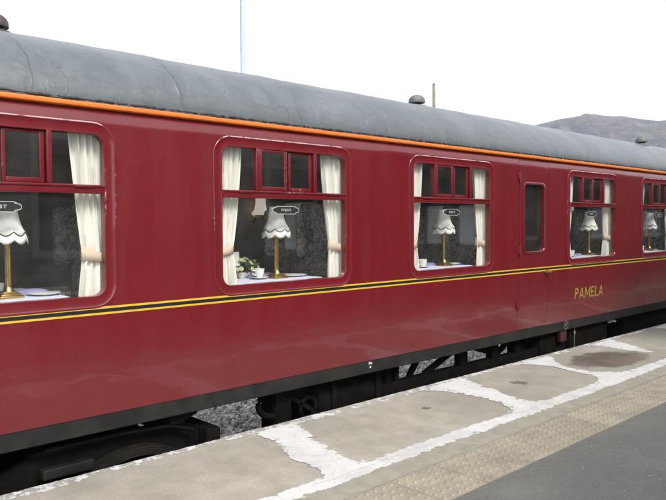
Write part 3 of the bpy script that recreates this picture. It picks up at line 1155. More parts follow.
# ---- interior: floor, ceiling, far wall, cross partitions
mb = MB()
mb.box(XA + 0.04, XB - 0.04, 0.07, 2.77, 1.37, 1.40)
mb.build('floor', M['carpet'], coach)
mb = MB()
mb.box(XA + 0.04, XB - 0.04, 0.10, 2.72, 3.215, 3.225)
mb.build('ceiling', M['ceil'], coach)
mb = MB()
mb.box(XA + 0.04, XB - 0.04, 2.70, 2.765, 1.405, 3.21)
o = mb.build('inner_panelling', M['wood'], coach)
mb = MB()
for xx in (6.62, 7.40):
    mb.box(xx - 0.02, xx + 0.02, 0.067, 2.69, 1.405, 2.50)
    mb.box(xx - 0.02, xx + 0.02, 0.067, 2.69, 2.501, 3.21, 1)
mb.box(6.641, 7.379, 1.0, 1.03, 1.405, 2.50)
mb.box(6.641, 7.379, 1.01, 1.03, 2.501, 3.21, 1)
mb.build('vestibule_screen', [damp('brown_vestibule_board', (0.10, 0.075, 0.06), (0.15, 0.115, 0.095), 0.5, 4, 0.05), damp('grey_vestibule_board', (0.10, 0.11, 0.11), (0.15, 0.16, 0.16), 0.5, 4, 0.05)], coach)
# inner face of near wall between windows
mb = MB()
cur = XA + 0.04
for g in W0 + [None]:
    end = g - 0.005 if g is not None else XB - 0.04
    if cur < DX0 < end:
        mb.box(cur, 6.64, 0.052, 0.066, 1.405, 3.21)
        cur = 7.38
    mb.box(cur, end, 0.052, 0.066, 1.405, 3.21)
    if g is not None:
        mb.box(end + 0.0005, g + WW + 0.0045, 0.052, 0.066, 1.405, GZ0 - 0.012)
        mb.box(end + 0.0005, g + WW + 0.0045, 0.052, 0.066, GZ1 + 0.012, 3.21)
        cur = g + WW + 0.005
mb.v = [v for v in mb.v]
panel = mb.build('inner_lining', M['wood'], coach)

# seats and tables (fixed to the carriage)
def cushion(mb, x0, x1, y0, y1, z0, z1, bev, mi=0):
    mb.box(x0, x1, y0, y1, z0, z1, mi, bev)


def make_seat(x, face, y0, covers, cover_y):
    """x = plane of the backrest front; face = -1 looks towards -X"""
    b = -face
    mb = MB()
    xx = sorted((x, x + b * 0.16))
    mb.box(xx[0], xx[1], y0, y0 + 1.02, 1.62, 2.70, 0, 0.06)
    xs_ = sorted((x - b * 0.50, x))
    mb.box(xs_[0], xs_[1], y0 + 0.01, y0 + 1.01, 1.62, 1.84, 0, 0.06)
    mb.box(xs_[0] + 0.04, xs_[1], y0 + 0.05, y0 + 0.97, 1.42, 1.615, 0, 0.02)
    for yy in (y0 - 0.0, y0 + 0.48, y0 + 0.94):
        xw = sorted((x - b * 0.13, x + b * 0.04))
        mb.box(xw[0], xw[1], yy, yy + 0.08, 2.22, 2.66, 0, 0.035)
        xw = sorted((x - b * 0.46, x - b * 0.01))
        mb.box(xw[0], xw[1], yy, yy + 0.08, 1.98, 2.06, 0, 0.03)
    s = mb.build('seat', M['seat'], coach, smooth=50)
    for yc in cover_y:
        c = MB()
        n = 14
        pts = []
        for i in range(n + 1):
            t = i / n
            if t < 0.68:
                px = x - b * (0.012 + 0.006 * math.sin(t * 9))
                pz = 2.28 + (2.715 - 2.28) * t / 0.68
            else:
                a = (t - 0.68) / 0.32
                px = x - b * 0.012 + b * 0.20 * a
                pz = 2.715 + 0.008 * math.sin(a * 3.1)
            pts.append((px, pz))
        hw = 0.115
        k = 6
        vs = [(p[0], yc - hw + 2 * hw * j / k, p[1] + 0.004 * math.sin(j * 2 + p[1] * 8)) for p in pts for j in range(k + 1)]
        c.add(vs, [(i * (k + 1) + j, i * (k + 1) + j + 1, (i + 1) * (k + 1) + j + 1, (i + 1) * (k + 1) + j) for i in range(n) for j in range(k)])
        o = c.build('headrest_cover', M['antim'], s)
        sm = o.modifiers.new('thickness', 'SOLIDIFY')
        sm.thickness = 0.004
    return s


TZ = 2.089
CW = [g + WW / 2 for g in W0]
covers = {1: (0.85,), 2: (0.90,), 3: (0.47, 0.93), 4: (0.40,), 5: (0.5, 0.95)}
for i in range(1, 6):
    c = CW[i]
    make_seat(c + {2: 0.80, 4: 1.0}.get(i, 0.88), -1, 0.17, 0, covers[i])
    make_seat(c - 0.80, 1, 0.17, 0, ())
    mb = MB()
    mb.box(c - 0.38, c + 0.42, 0.072, 0.82, TZ - 0.03, TZ - 0.001, 0, 0.006)
    mb.tube([(c, 0.62, 1.41), (c, 0.62, TZ - 0.03)], 0.03, 12)
    mb.build('table', M['wood'], coach)

# bogie
def bogie(cx):
    mb = MB()
    y0, y1 = 0.235, 0.275
    zt = 1.10
    # plate frame outline with a raised middle and dropped ends
    out = [(-1.92, 0.86), (-1.92, 1.03), (-1.70, 1.10), (-0.62, 1.10), (-0.45, 1.02), (0.45, 1.02), (0.62, 1.10), (1.70, 1.10), (1.90, 1.04), (1.92, 0.86),
           (1.72, 0.80), (1.62, 0.55), (0.98, 0.55), (0.88, 0.72), (-0.88, 0.72), (-0.98, 0.55), (-1.62, 0.55), (-1.72, 0.80)]
    n_ = len(out)
    vs = [(cx + p[0], y0, p[1]) for p in out] + [(cx + p[0], y1, p[1]) for p in out]
    mb.add(vs, [tuple(range(n_)), tuple(range(2 * n_ - 1, n_ - 1, -1))] + [(i, (i + 1) % n_, n_ + (i + 1) % n_, n_ + i) for i in range(n_)])
    mb.add([(p[0], p[1] + 2.27, p[2]) for p in vs], [tuple(range(n_)), tuple(range(2 * n_ - 1, n_ - 1, -1))] + [(i, (i + 1) % n_, n_ + (i + 1) % n_, n_ + i) for i in range(n_)])
    mb.box(cx - 1.70, cx - 0.62, 0.19, 0.275, 1.101, 1.135, 0, 0.008)
    mb.box(cx + 0.62, cx + 1.70, 0.19, 0.275, 1.101, 1.135, 0, 0.008)
    for s in (-1, 1):
        mb.box(cx + s * 1.90 - 0.06, cx + s * 1.90 + 0.06, 0.12, 2.70, 0.88, 1.05, 0, 0.02)
    mb.box(cx - 0.3, cx + 0.3, 0.28, 2.5, 0.95, 1.15, 0, 0.02)
    b = mb.build('bogie', M['under'], coach, smooth=30)
    for s in (-1, 1):
        ax = cx + s * 1.295
        w_ = MB()
        for yy in (RY[0] - 0.03, RY[1] - 0.10):
            w_.lathe([(0.06, 0.0), (0.40, 0.0), (0.44, 0.02), (0.457, 0.05), (0.46, 0.13), (0.485, 0.135), (0.485, 0.15), (0.40, 0.15), (0.06, 0.15)], 0, 0, 0, 40)
            k = 40 * 9
            for q in range(k):
                X, Y, Z = w_.v[-k + q]
                w_.v[-k + q] = (ax + X, yy + Z, ZR + 0.46 + Y)
        w_.tube([(ax, 0.2, ZR + 0.46), (ax, 2.6, ZR + 0.46)], 0.075, 14)
        w_.build('wheelset', M['underworn'], b)
        a_ = MB()
        a_.box(ax - 0.14, ax + 0.14, 0.10, 0.232, ZR + 0.30, ZR + 0.62, 0, 0.03)
        a_.box(ax - 0.10, ax + 0.10, 0.085, 0.10, ZR + 0.36, ZR + 0.56, 1, 0.006)
        a_.build('axlebox', [M['under'], M['underworn']], b)
        # leaf spring bow over the axlebox
        l_ = MB()
        for k in range(4):
            hw = 0.46 - k * 0.07
            pts = [(ax - hw + 2 * hw * t / 10, 0.165, 0.985 - 0.18 * ((t / 5 - 1) ** 2) * (hw / 0.46) ** 2 + 0.0 - k * 0.016 + 0.05) for t in range(11)]
            for t in range(10):
                l_.bar(pts[t], pts[t + 1], 0.013, 0.085)
        l_.build('leaf_spring', M['underworn'], b)
    # bolster spring, step board and brake rigging
    s_ = MB()
    for sx in (-0.18, 0.18):
        pts = [(cx + sx + 0.09 * math.cos(t * 0.7), 0.19 + 0.07 * math.sin(t * 0.7), 0.66 + t * 0.006) for t in range(54)]
        s_.tube(pts, 0.017, 8)
    s_.build('coil_spring', M['underworn'], b)
    p_ = MB()
    p_.tube([(cx + 1.75, 0.16, 1.06), (cx + 1.55, 0.15, 1.13), (cx + 1.2, 0.15, 1.15), (cx + 0.7, 0.15, 1.15)], 0.014, 8)
    p_.bar((cx + 1.62, 0.18, 1.14), (cx + 1.78, 0.18, 1.20), 0.05, 0.04)
    p_.box(cx + 1.55, cx + 1.66, 0.13, 0.20, 1.13, 1.20, 0, 0.01)
    p_.build('brake_pipe', M['under'], b)
    t_ = MB()
    t_.box(cx + 0.66, cx + 0.98, 0.085, 0.15, 0.985, 1.05, 0, 0.01)
    t_.build('step_bracket', M['underworn'], b)
    return b


bogie(0.92)
bogie(13.6)

# equipment under the floor
u = MB()
pts = [(3.46 + 0.16 * math.cos(a), 0.22, 1.10 + 0.11 * math.sin(a)) for a in [math.pi * (0.55 + 0.95 * t / 14) for t in range(15)]]
u.tube([(3.50, 0.22, 1.235)] + pts, 0.026, 10)
u.box(3.45, 3.62, 0.18, 0.40, 0.80, 1.235, 0, 0.03)
u.box(3.60, 3.82, 0.22, 0.36, 1.08, 1.235, 0, 0.03)
ring = [(3.80 + 0.085 * math.cos(a), 0.20, 1.00 + 0.085 * math.sin(a)) for a in [2 * math.pi * t / 20 for t in range(21)]]
u.tube(ring, 0.018, 8, caps=False)
u.bar((3.62, 0.22, 1.12), (4.02, 0.22, 0.86), 0.035, 0.03)
u.build('brake_gear', M['under'], coach)
u = MB()
u.lathe([(0.001, 0.0), (0.20, 0.0), (0.25, 0.03), (0.26, 0.08), (0.26, 0.78), (0.25, 0.83), (0.20, 0.86), (0.001, 0.86)], 0, 0, 0, 32)
u.v = [(3.90 + p[2], 0.45 + p[1], 1.00 + p[0]) for p in u.v]
for xx in (4.05, 4.6):
    u.box(xx, xx + 0.05, 0.17, 0.73, 0.72, 1.238)
u.build('vacuum_tank', M['under'], coach)
u = MB()
yb = 0.24
TX = [4.86, 5.62, 6.30, 6.98, 7.45]
u.box(4.76, 4.84, yb - 0.04, yb + 0.04, 0.7, 1.236, 0, 0.006)
u.box(4.90, 4.95, yb - 0.04, yb + 0.04, 0.7, 1.236, 0, 0.006)
u.box(4.72, 7.9, yb - 0.05, yb + 0.05, 0.80, 1.035, 0, 0.006)
for xx in (5.98, 6.56, 7.02):
    u.box(xx - 0.06, xx + 0.06, yb - 0.045, yb + 0.045, 1.036, 1.236, 0, 0.006)
for (p, q) in (((5.08, 0.98), (5.30, 1.236)), ((5.36, 1.03), (5.92, 1.236)), ((6.52, 1.10), (6.05, 1.236)), ((6.62, 1.05), (6.98, 1.236)), ((7.08, 1.02), (7.50, 1.236))):
    u.bar((p[0], yb, p[1]), (q[0], yb, q[1]), 0.06, 0.03)
u.build('truss_frame', M['under'], coach)
u = MB()
u.box(7.45, 8.05, 0.16, 0.62, 0.72, 1.238, 0, 0.01)
u.box(8.12, 9.15, 0.14, 0.66, 0.70, 1.238, 0, 0.01)
u.box(9.7, 11.2, 0.14, 0.66, 0.70, 1.238, 0, 0.01)
u.tube([(9.16, 0.3, 1.1), (9.7, 0.3, 1.1)], 0.03, 8)
u.build('battery_box', M['under'], coach)
u = MB()
u.box(7.80, 7.94, 0.085, 0.14, 1.07, 1.213, 0, 0.008)
u.build('filler_box', M['redbox'], coach)
u = MB()
u.tube([(8.2, 0.12, 1.21), (8.2, 0.12, 0.95)], 0.006, 6)
u.bar((8.19, 0.12, 1.16), (8.22, 0.12, 1.13), 0.04, 0.01)
u.build('drain_pipe', damp('dull_yellow_pipe', (0.14, 0.10, 0.03), (0.22, 0.16, 0.05), 0.6, 14), coach)
u = MB()
u.tube([(9.18, 0.135, 1.17), (9.26, 0.12, 1.19), (9.34, 0.12, 1.17)], 0.018, 8)
u.build('bright_coupling', M['galv'], coach)

# ------------------------------------------------------------------ things behind the windows
WIN = {1: 'leftmost window', 2: 'second window from the left', 3: 'third window from the left', 4: 'window right of the door', 5: 'rightmost window'}


def curtain(i, side):
    g = W0[i]
    x_out = g + 0.015 if side < 0 else g + WW + 0.10
    s = 1 if side < 0 else -1          # inward direction
    mb = MB()
    nz, nu = 40, 48
    rr = random.Random(i * 10 + side)
    ph = rr.uniform(0, 6)
    rows = []
    zt, z_tie, zb = 3.12, 2.325 + rr.uniform(-0.015, 0.015), 2.02
    w_top, w_tie, w_bot = (0.225, 0.13, 0.165) if side < 0 else (0.285, 0.20, 0.225)
    for j in range(nz + 1):
        z = zt + (zb - zt) * j / nz
        if z > z_tie:
            t = (z - z_tie) / (zt - z_tie)
            wd = w_tie + (w_top - w_tie) * (t ** 0.75)
            y_amp = 0.013 + 0.010 * t
        else:
            t = (z_tie - z) / (z_tie - zb)
            wd = w_tie + (w_bot - w_tie) * min(1, t * 1.3) ** 0.6
            y_amp = 0.013 + 0.010 * t
        rows.append((z, wd, y_amp))
    vs = []
    for z, wd, ya in rows:
        for k in range(nu + 1):
            u_ = k / nu
            uw = u_ + 0.035 * math.sin(5 * u_ + z * 2.3 + ph)
            f = math.sin(uw * 2 * math.pi * 5 + ph) + 0.45 * math.sin(uw * 2 * math.pi * 8.3 + 1.7 * ph + z * 1.9) + 0.25 * math.sin(uw * 40 + z * 3)
            vs.append((x_out + s * wd * u_, 0.098 + ya * f, z))
    wv = nu + 1
    fs, ms = [], []
    for j in range(nz):
        for k in range(nu):
            mb.add([], [])
            fs.append((j * wv + k, j * wv + k + 1, (j + 1) * wv + k + 1, (j + 1) * wv + k))
            ms.append(1 if k < nu * 0.17 else 0)
    mb.v = [tuple(v) for v in vs]
    mb.f = [list(f) for f in fs]
    mb.m = ms
    root = empty('curtain', (x_out, 0.098, zb), None, None)
    side_word = 'left' if side < 0 else 'right'
    tag(root, f'cream tied curtain at {side_word} edge of the {WIN[i]}', 'curtain', 'curtains tied back in the carriage windows')
    c = mb.build('drape', [M['curtain'], M['lining']], root, smooth=60)
    md = c.modifiers.new('thickness', 'SOLIDIFY')
    md.thickness = 0.003
    # peach tieback: a folded band round the gathered cloth
    t = MB()
    n_ = 18
    ring = []
    cx = x_out + s * (w_tie * 0.5 - 0.012)
    for q in range(n_):
        a = 2 * math.pi * q / n_
        ring.append((cx + s * (w_tie * 0.5 + 0.022) * math.cos(a), 0.098 + 0.034 * math.sin(a), 0.028 * math.cos(a)))
    vs = [(x, y, z_tie + dz * 1.7 + 0.022) for x, y, dz in ring] + [(x + s * 0.004, y, z_tie + dz * 0.5 - 0.034) for x, y, dz in ring]
    t.add(vs, [(q, (q + 1) % n_, n_ + (q + 1) % n_, n_ + q) for q in range(n_)])
    tb = t.build('tieback', M['tie'], root, smooth=60)
    md = tb.modifiers.new('thickness', 'SOLIDIFY')
    md.thickness = 0.004
    return root


for i in range(1, 6):
    for sd in (-1, 1):
        if i == 1 and sd < 0:
            continue
        curtain(i, sd)


def lamp_mesh(x, y, z, label):
    root = empty('table_lamp', (x, y, z), label, 'lamp', 'brass table lamps in the carriage windows')
    b = MB()
    # stepped square base
    for hw, z0, z1 in ((0.070, 0.0, 0.014), (0.060, 0.0145, 0.024), (0.045, 0.0245, 0.038)):
        b.box(x - hw, x + hw, y - hw, y + hw, z + z0, z + z1, 0, 0.004)
    b.lathe([(0.034, 0.038), (0.026, 0.052), (0.020, 0.062), (0.020, 0.07)], x, y, z, 20)
    b.build('base', M['brass'], root)
    c = MB()
    nf = 40
    prof_ = [(0.0175, 0.07), (0.0165, 0.30), (0.020, 0.305), (0.021, 0.315), (0.012, 0.325), (0.009, 0.335), (0.009, 0.40)]
    c.lathe(prof_, x, y, z, nf)
    for j in range(2):
        for q in range(nf):
            X, Y, Z = c.v[j * nf + q]
            k = 1.0 if q % 4 < 2 else 0.86
            c.v[j * nf + q] = (x + (X - x) * k, y + (Y - y) * k, Z)
    c.build('column', M['brass'], root)
    s = MB()
    NL = 64
    hs_ = 0.50          # height to shade rim
    sp = [(0.055, 0.205), (0.056, 0.19), (0.060, 0.15), (0.067, 0.11), (0.078, 0.075), (0.094, 0.048), (0.107, 0.034)]

    def scal(a):
        return -0.024 * abs(math.sin(a * 4))
    s.lathe([(r, h) for r, h in sp], x, y, z + 0.36, NL, 0, lambda j, a: (scal(a) if j == 6 else 0.5 * scal(a) if j == 5 else 0))
    sh = s.build('shade', M['shade'], root, smooth=70)
    md = sh.modifiers.new('thickness', 'SOLIDIFY')
    md.thickness = 0.002
    f = MB()
    f.lathe([(0.1075, 0.030), (0.113, 0.008), (0.115, -0.016)], x, y, z + 0.36, NL, 0, lambda j, a: scal(a) * (1 if j == 0 else 1.1) + (0.0035 if int(a * NL / 6.2832) % 2 and j == 2 else 0))
    fo = f.build('fringe', M['shade'], sh, smooth=70)
    md = fo.modifiers.new('thickness', 'SOLIDIFY')
    md.thickness = 0.002
    tr = MB()
    pts = []
    for q in range(NL + 1):
        a = 2 * math.pi * q / NL
        pts.append((x + 0.1095 * math.cos(a), y + 0.1095 * math.sin(a), z + 0.36 + 0.033 + scal(a)))
    tr.tube(pts, 0.0028, 5, caps=False)
    pts = [(x + 0.0565 * math.cos(6.2832 * q / 32), y + 0.0565 * math.sin(6.2832 * q / 32), z + 0.565) for q in range(33)]
    tr.build('braid_trim', M['trim'], sh)
    tr = MB()
    tr.tube(pts, 0.003, 5, caps=False)
    tr.build('rim', M['shade'], sh)
    return root


LAMP_X = {1: 1.455, 2: 3.505, 3: 5.68, 4: 8.80, 5: 10.74}
LAMP_EXTRA = {1: 'brass table lamp with cream scalloped shade, cut by the left border of the photo',
              2: 'brass table lamp with cream scalloped shade beside flowers and a white cup',
              3: 'brass table lamp with cream scalloped shade in the third window from the left',
              4: 'brass table lamp with cream scalloped shade in the window just right of the door',
              5: 'brass table lamp with cream scalloped shade in the rightmost window'}
for i in range(1, 6):
    lamp_mesh(LAMP_X[i], 0.235, TZ + 0.004, LAMP_EXTRA[i])


def tablecloth(i):
    c = CW[i]
    x0, x1, y0, y1 = c - 0.42, c + 0.40, 0.074, 0.86
    mb = MB()
    n = 40
    drop = 0.22
    vs, fs = [], []
    ring = []
    for k in range(n):
        ring.append((x0 + (x1 - x0) * k / n, y0))
    for k in range(n):
        ring.append((x1, y0 + (y1 - y0) * k / n))
    for k in range(n):
        ring.append((x1 - (x1 - x0) * k / n, y1))
    for k in range(n):
        ring.append((x0, y1 - (y1 - y0) * k / n))
    N = len(ring)
    cx, cy = (x0 + x1) / 2, (y0 + y1) / 2
    lev = [(0.0, 0.0), (0.006, -0.004), (0.010, -0.015), (0.016, -0.09), (0.022, -drop)]
    for j, (o_, dz) in enumerate(lev):
        for k, (px, py) in enumerate(ring):
            dx = (1 if px >= x1 - 1e-6 else -1 if px <= x0 + 1e-6 else 0)
            dy = (1 if py >= y1 - 1e-6 else 0)
            wv = 0.010 * math.sin(k * 0.9 + i) * (j / 4) ** 1.2
            vs.append((px + dx * (o_ + wv), py + dy * (o_ + wv), TZ + 0.003 + dz))
    for j in range(len(lev) - 1):
        for k in range(N):
            q = (k + 1) % N
            fs.append((j * N + k, j * N + q, (j + 1) * N + q, (j + 1) * N + k))
    fs.append(tuple(range(N)))
    mb.add(vs, fs)
    o = mb.build('tablecloth', M['cloth'], smooth=40)
    return tag(o, f'white tablecloth on the dining table in the {WIN[i]}', 'tablecloth', 'white tablecloths in the carriage')


for i in range(1, 6):
    tablecloth(i)
TC = TZ + 0.0045


def cup(x, y, label, saucer=True, s=1.0):
    root = empty('tea_cup', (x, y, TC), label, 'cup', 'white tea cups on the dining tables')
    b = MB()
    z = TC + (0.012 if saucer else 0)
    b.lathe([(0.001, 0.003), (0.024, 0.0), (0.026, 0.006), (0.037, 0.03), (0.041, 0.060), (0.043, 0.070), (0.040, 0.070), (0.038, 0.058), (0.03, 0.02), (0.001, 0.010)], x, y, z, 24)
    b.build('bowl', M['china'], root, smooth=60)
    h = MB()
    h.tube([(x - 0.038, y, z + 0.058), (x - 0.062, y, z + 0.055), (x - 0.066, y, z + 0.036), (x - 0.05, y, z + 0.02), (x - 0.034, y, z + 0.022)], 0.005, 6)
    h.build('handle', M['china'], root)
    if saucer:
        s_ = MB()
        s_.lathe([(0.001, 0.004), (0.03, 0.002), (0.045, 0.006), (0.074, 0.014), (0.076, 0.016), (0.072, 0.0175), (0.045, 0.010), (0.001, 0.008)], x, y, TC, 28)
        s_.build('saucer', M['china'], root, smooth=60)
    return root


def plate(x, y, label, r=0.11):
    b = MB()
    b.lathe([(0.001, 0.003), (r * 0.55, 0.001), (r * 0.62, 0.004), (r * 0.95, 0.012), (r, 0.015), (r * 0.97, 0.017), (r * 0.64, 0.009), (0.001, 0.006)], x, y, TC, 36)
    return tag(b.build('plate', M['china'], smooth=60), label, 'plate', 'white plates on the dining tables')


def napkin(x, y, label, rot=0.3, s=1.0):
    b = MB()
    ca, sa = math.cos(rot), math.sin(rot)
    for k in range(4):
        hw, hd = 0.10 * s - k * 0.004, 0.055 * s - k * 0.003
        z0 = TC + k * 0.0065
        bb = MB()
        bb.box(-hw, hw, -hd, hd, z0, z0 + 0.006, 0, 0.0028)
        b.add([(x + v[0] * ca - v[1] * sa, y + v[0] * sa + v[1] * ca, v[2]) for v in bb.v], bb.f)
    return tag(b.build('napkin', M['lavender'], smooth=50), label, 'napkin', 'lavender napkins on the dining tables')


# table in the second window
cup(3.35, 0.26, 'white cup on a saucer between the flowers and the lamp in the second window')
cup(3.53, 0.55, 'white cup half hidden behind the lamp column and flowers in the second window', False)
plate(3.72, 0.28, 'white plate to the right of the lamp in the second window from the left')
napkin(3.47, 0.42, 'folded lavender napkin behind the white cup in the second window from the left', 0.15, 1.35)
# flowers
fx, fy = 3.345, 0.47
root = empty('flower_arrangement', (fx, fy, TC), 'low arrangement of cream flowers and green leaves behind the white cup', 'flowers')
b = MB()
b.lathe([(0.001, 0.002), (0.05, 0.0), (0.062, 0.03), (0.066, 0.042), (0.060, 0.042), (0.001, 0.034)], fx, fy, TC, 20)
b.build('bowl', M['china'], root)
rf = random.Random(5)
lf = MB()
pt = MB()
for k in range(130):
    a, e = rf.uniform(0, 6.28), rf.uniform(0.0, 1.35)
    d = Vector((math.cos(a) * math.cos(e), math.sin(a) * math.cos(e), math.sin(e)))
    p = Vector((fx, fy, TC + 0.04)) + Vector((d.x * 0.155, d.y * 0.12, d.z * 0.115)) * rf.uniform(0.7, 1.05)
    t = d.cross(Vector((rf.uniform(-1, 1), rf.uniform(-1, 1), rf.uniform(-1, 1)))).normalized()
    n_ = d.cross(t)
    L, wd = rf.uniform(0.022, 0.04), rf.uniform(0.007, 0.012)
    lf.add([p - d * L, p + t * wd + n_ * 0.004, p + d * L * 0.8 + n_ * 0.003, p - t * wd - n_ * 0.002], [(0, 1, 2, 3)])
for k in range(44):
    a, e = rf.uniform(0, 6.28), rf.uniform(0.1, 1.4)
    d = Vector((math.cos(a) * math.cos(e), math.sin(a) * math.cos(e), math.sin(e)))
    p = Vector((fx, fy, TC + 0.045)) + Vector((d.x * 0.14, d.y * 0.11, d.z * 0.11)) * rf.uniform(0.85, 1.1)
    t = d.cross(Vector((0.3, 0.7, 0.2))).normalized()
    n_ = d.cross(t)
    for ring_, rr_, np2 in ((0, 0.022, 7), (1, 0.014, 5), (2, 0.007, 4)):
        for q in range(np2):
            b0 = 6.2832 * (q + 0.37 * ring_) / np2
            b1 = b0 + 6.2832 / np2 * 1.15
            bm_ = (b0 + b1) / 2
            c0 = p + d * (0.003 * ring_)
            def pl(an, r_, h): return c0 + (t * math.cos(an) + n_ * math.sin(an)) * r_ + d * h
            pt.add([c0, pl(b0, rr_ * 0.7, 0.004), pl(bm_, rr_, 0.009 + 0.002 * ring_), pl(b1, rr_ * 0.7, 0.004)], [(0, 1, 2, 3)])
lf.build('leaves', M['leaf'], root, smooth=0)
pt.build('blossoms', M['petal'], root, smooth=0)
# menu card standing by the left curtain, and a standing spoon-like white napkin
b = MB()
b.box(-0.035, 0.035, -0.0012, 0.0012, 0, 0.11)
b.v = [(3.255 + v[0] * 0.95, 0.42 + v[1] + v[0] * 0.25 + v[2] * 0.12, TC + 0.10 + v[2]) for v in b.v]
bb = MB()
bb.tube([(3.255, 0.428, TC), (3.255, 0.430, TC + 0.10)], 0.004, 8)
bb.lathe([(0.001, 0.004), (0.03, 0.004), (0.03, 0.0), (0.001, 0.0)], 3.255, 0.428, TC, 16)
root = empty('menu_card', (3.255, 0.43, TC), 'small white card on a stand beside the left curtain, above the flowers', 'card')
b.build('card', M['white'], root, smooth=0)
bb.build('stand', M['brass'], root)

# tables in the other windows
cup(1.475, 0.50, 'white cup behind the lamp in the leftmost window', False)
napkin(1.60, 0.40, 'folded lavender napkin behind the lamp in the leftmost window', 0.1, 1.3)
plate(1.665, 0.24, 'white plate to the right of the lamp in the leftmost window', 0.10)
cup(5.30, 0.20, 'white cup beside the left curtain in the third window from the left')
napkin(5.56, 0.42, 'folded lavender napkin behind the lamp in the third window from the left', 0.1, 1.3)
plate(5.88, 0.30, 'white plate to the right of the lamp in the third window from the left')
cup(8.20, 0.17, 'white cup at the left end of the table right of the door', True)
cup(8.42, 0.45, 'white cup nearest the lamp foot in the window right of the door', False)
plate(9.02, 0.28, 'white plate beside the lamp in the window just right of the door')
napkin(8.55, 0.30, 'folded lavender napkin in the window just right of the door', 0.2, 1.1)
cup(10.42, 0.22, 'white cup left of the lamp in the rightmost window')
plate(10.95, 0.30, 'white plate beside the lamp in the rightmost window')


# wall lights on the far panelling
def wall_light(x, z, label):
    y = 2.695
    root = empty('wall_light', (x, y, z), label, 'wall lamp', 'shaded wall lamps inside the carriage')
    a = MB()
    a.box(x - 0.03, x + 0.03, y - 0.012, y, z - 0.10, z + 0.0, 0, 0.005)
    a.tube([(x, y - 0.01, z - 0.05), (x, y - 0.07, z - 0.06), (x, y - 0.13, z - 0.04), (x, y - 0.13, z + 0.02)], 0.008, 8)
    a.build('bracket', M['brass'], root)
    s = MB()
    s.lathe([(0.06, 0.21), (0.062, 0.12), (0.075, 0.05), (0.105, 0.01), (0.108, -0.015)], x, y - 0.13, z - 0.01, 32)
    o = s.build('shade', M['litshade'], root, smooth=60)
    md = o.modifiers.new('thickness', 'SOLIDIFY')
    md.thickness = 0.002
    return root


wall_light(5.15, 2.66, 'small wall lamp shade left of the table lamp in the second window')
wall_light(12.75, 2.66, 'small white wall lamp shade at the left edge of the window right of the door')

# ------------------------------------------------------------------ posts, hill, station building
root = empty('lamp_post', (22.3, 18.0, -0.3), 'tall pale grey steel post rising behind the carriage roof', 'lamp post')
mb = MB()
px_, py_ = 15.17, 16.5
root.location = (px_, py_, -0.3)
mb.tube([(px_, py_, -0.3), (px_, py_, 1.0), (px_, py_, 1.05), (px_, py_, 13.4)], [0.12, 0.12, 0.098, 0.085], 16)
mb.build('column', M['galv'], root)
mb = MB()
mb.tube([(px_, py_, 13.2), (px_ - 0.1, py_ - 0.1, 13.6), (px_ - 0.6, py_ - 0.6, 13.8), (px_ - 1.0, py_ - 1.0, 13.8)], 0.045, 10)
mb.box(px_ - 1.5, px_ - 0.95, py_ - 1.15, py_ - 0.85, 13.74, 13.88, 0, 0.04)
mb.build('lamp_head', M['galv'], root)
mb = MB()
tx, ty = 30.67, 20.0
mb.tube([(tx, ty, -0.3), (tx, ty, 4), (tx, ty, 10.14)], [0.12, 0.10, 0.078], 12)
mb.lathe([(0.082, 0.0), (0.085, 0.03), (0.05, 0.07), (0.001, 0.08)], tx, ty, 10.14, 12)
tag(mb.build('wooden_post', M['post']), 'short weathered wooden post top beside the roof vent, beyond the roof', 'post')

from mathutils import noise as mn
mb = MB()
AZ0, AZ1, na, nr = 30.0, 110.0, 400, 76
keys = [(30, 0.0), (50, 0.06), (54, 0.10), (58.58, 0.1306), (60.09, 0.1342), (60.84, 0.137), (61.58, 0.1397), (62.46, 0.1409), (63.41, 0.1427), (63.91, 0.1433), (64.63, 0.1408),
        (65.34, 0.1381), (66.04, 0.1377), (66.73, 0.1359), (67.63, 0.1329), (68.37, 0.1302), (69.04, 0.1298), (71, 0.128), (74, 0.123), (80, 0.115), (90, 0.10), (110, 0.04)]


def prof_at(a):
    for (a0, e0), (a1, e1) in zip(keys, keys[1:]):
        if a0 <= a <= a1:
            t = (a - a0) / (a1 - a0)
            return e0 + (e1 - e0) * t
    return 0


RC = 1500.0
vs = []
for j in range(nr + 1):
    r = 500 + 1900 * j / nr
    for i in range(na + 1):
        a = AZ0 + (AZ1 - AZ0) * i / na
        e = prof_at(a)
        t = min(1, (r - 500) / (RC - 500)) if r < RC else max(0.0, 1 - (r - RC) / 900.0 * 0.6)
        t = t ** 0.85 if r < RC else t
        x, y = r * math.sin(rad(a)), r * math.cos(rad(a))
        nz_ = mn.fractal(Vector((x * 0.004, y * 0.004, 3.1)), 0.8, 2.1, 6)
        nz2 = mn.ridged_multi_fractal(Vector((x * 0.008, y * 0.008, 1.7)), 0.9, 2.1, 5, 1.0, 2.0)
        damping = 1.0 - 0.88 * max(0, 1 - abs(r - RC) / 220.0)
        h = e * RC * t + (nz_ * 26 + (nz2 - 1.0) * 10) * damping * min(1, e * 8) * min(1, (r - 500) / 250)
        vs.append((x, y - 4.1, 2.5 + h - (3.2 if j == 0 else 0)))
wv = na + 1
mb.add(vs, [(j * wv + i, j * wv + i + 1, (j + 1) * wv + i + 1, (j + 1) * wv + i) for j in range(nr) for i in range(na)])
o = mb.build('hill', M['hill'], smooth=180)
if sum(p.normal.z for p in o.data.polygons) < 0:
    o.data.flip_normals()
struct(o)

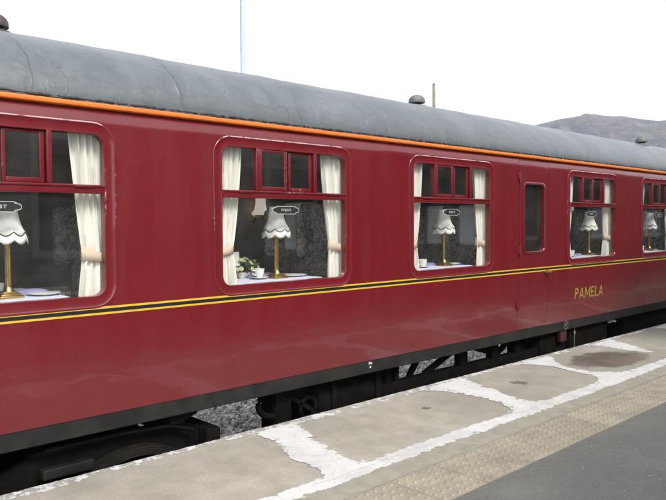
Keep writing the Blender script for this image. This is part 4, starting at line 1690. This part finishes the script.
# the station building across the platform, whose reflection darkens the glass
bx0, bx1, by = 2.6, 46.0, -7.0
root = empty('station_building', (bx0, by, ZP), 'dark boarded station building across the platform, seen only as a reflection in the carriage windows', 'building')
mb = MB()
mb.box(bx0, 8.4, by - 7, by, ZP - 0.05, 4.9)
mb.build('wall', M['boards'], root)
mb = MB()
mb.box(8.401, bx1, by - 7, by, ZP - 0.05, 4.9)  # wall made dark here so its reflection dims the carriage's right end
mb.build('wall', damp('reflection_dimming_stone', (0.07, 0.065, 0.06), (0.15, 0.14, 0.13), 0.9, 2.5, 0.4), root)
mb = MB()
mb.add([(x, y, z) for x in (bx0 - 0.4, bx1 + 0.4) for (y, z) in ((by + 0.9, 4.86), (by + 0.9, 4.98), (by - 3.5, 7.4), (by - 7.9, 4.98), (by - 7.9, 4.86))],
       [(0, 5, 6, 1), (1, 6, 7, 2), (2, 7, 8, 3), (3, 8, 9, 4), (4, 9, 5, 0), (0, 1, 2, 3, 4), (9, 8, 7, 6, 5)])
mb.build('roof', M['slate'], root)
mb = MB()
mb.box(8.5, bx1, by + 0.91, -3.0, 4.55, 4.70)  # unseen canopy added to shade the right end of the carriage
mb.box(8.5, bx1, -3.06, -3.001, 4.25, 4.72)
for k in range(7):
    mb.tube([(11.0 + 5 * k, -4.2, ZP - 0.01), (11.0 + 5 * k, -4.2, 4.55)], 0.08, 12)
mb.build('added_shade_canopy', M['slate'], root)
for k in range(9):
    x0 = 4.1 + k * 4.6
    f = MB()
    f.box(x0, x0 + 0.1, by + 0.002, by + 0.06, 2.0, 4.0)
    f.box(x0 + 1.3, x0 + 1.4, by + 0.002, by + 0.06, 2.0, 4.0)
    f.box(x0 + 0.101, x0 + 1.299, by + 0.002, by + 0.06, 2.0, 2.12)
    f.box(x0 + 0.101, x0 + 1.299, by + 0.002, by + 0.06, 3.9, 4.0)
    fo = f.build('window', M['frame'], root)
    p = MB()
    p.box(x0 + 0.1, x0 + 1.3, by + 0.004, by + 0.012, 2.12, 3.9)
    p.build('pane', M['black'], fo)

# ------------------------------------------------------------------ air
mb = MB()
mb.box(-3000, 3000, -3000, 3000, -1.4, 330)
hz = bpy.data.materials.new('thin_haze')
hz.use_nodes = True
t = hz.node_tree
t.nodes.remove(t.nodes['Principled BSDF'])
pv = t.nodes.new('ShaderNodeVolumePrincipled')
pv.inputs['Color'].default_value = (0.82, 0.88, 0.98, 1)
pv.inputs['Density'].default_value = 0.00034
pv.inputs['Anisotropy'].default_value = 0.3
t.links.new(pv.outputs[0], t.nodes['Material Output'].inputs['Volume'])
ho = mb.build('haze', hz, smooth=0)
ho['kind'] = 'stuff'
ho['label'] = 'thin pale haze in the air fading the far hill'
ho['category'] = 'haze'
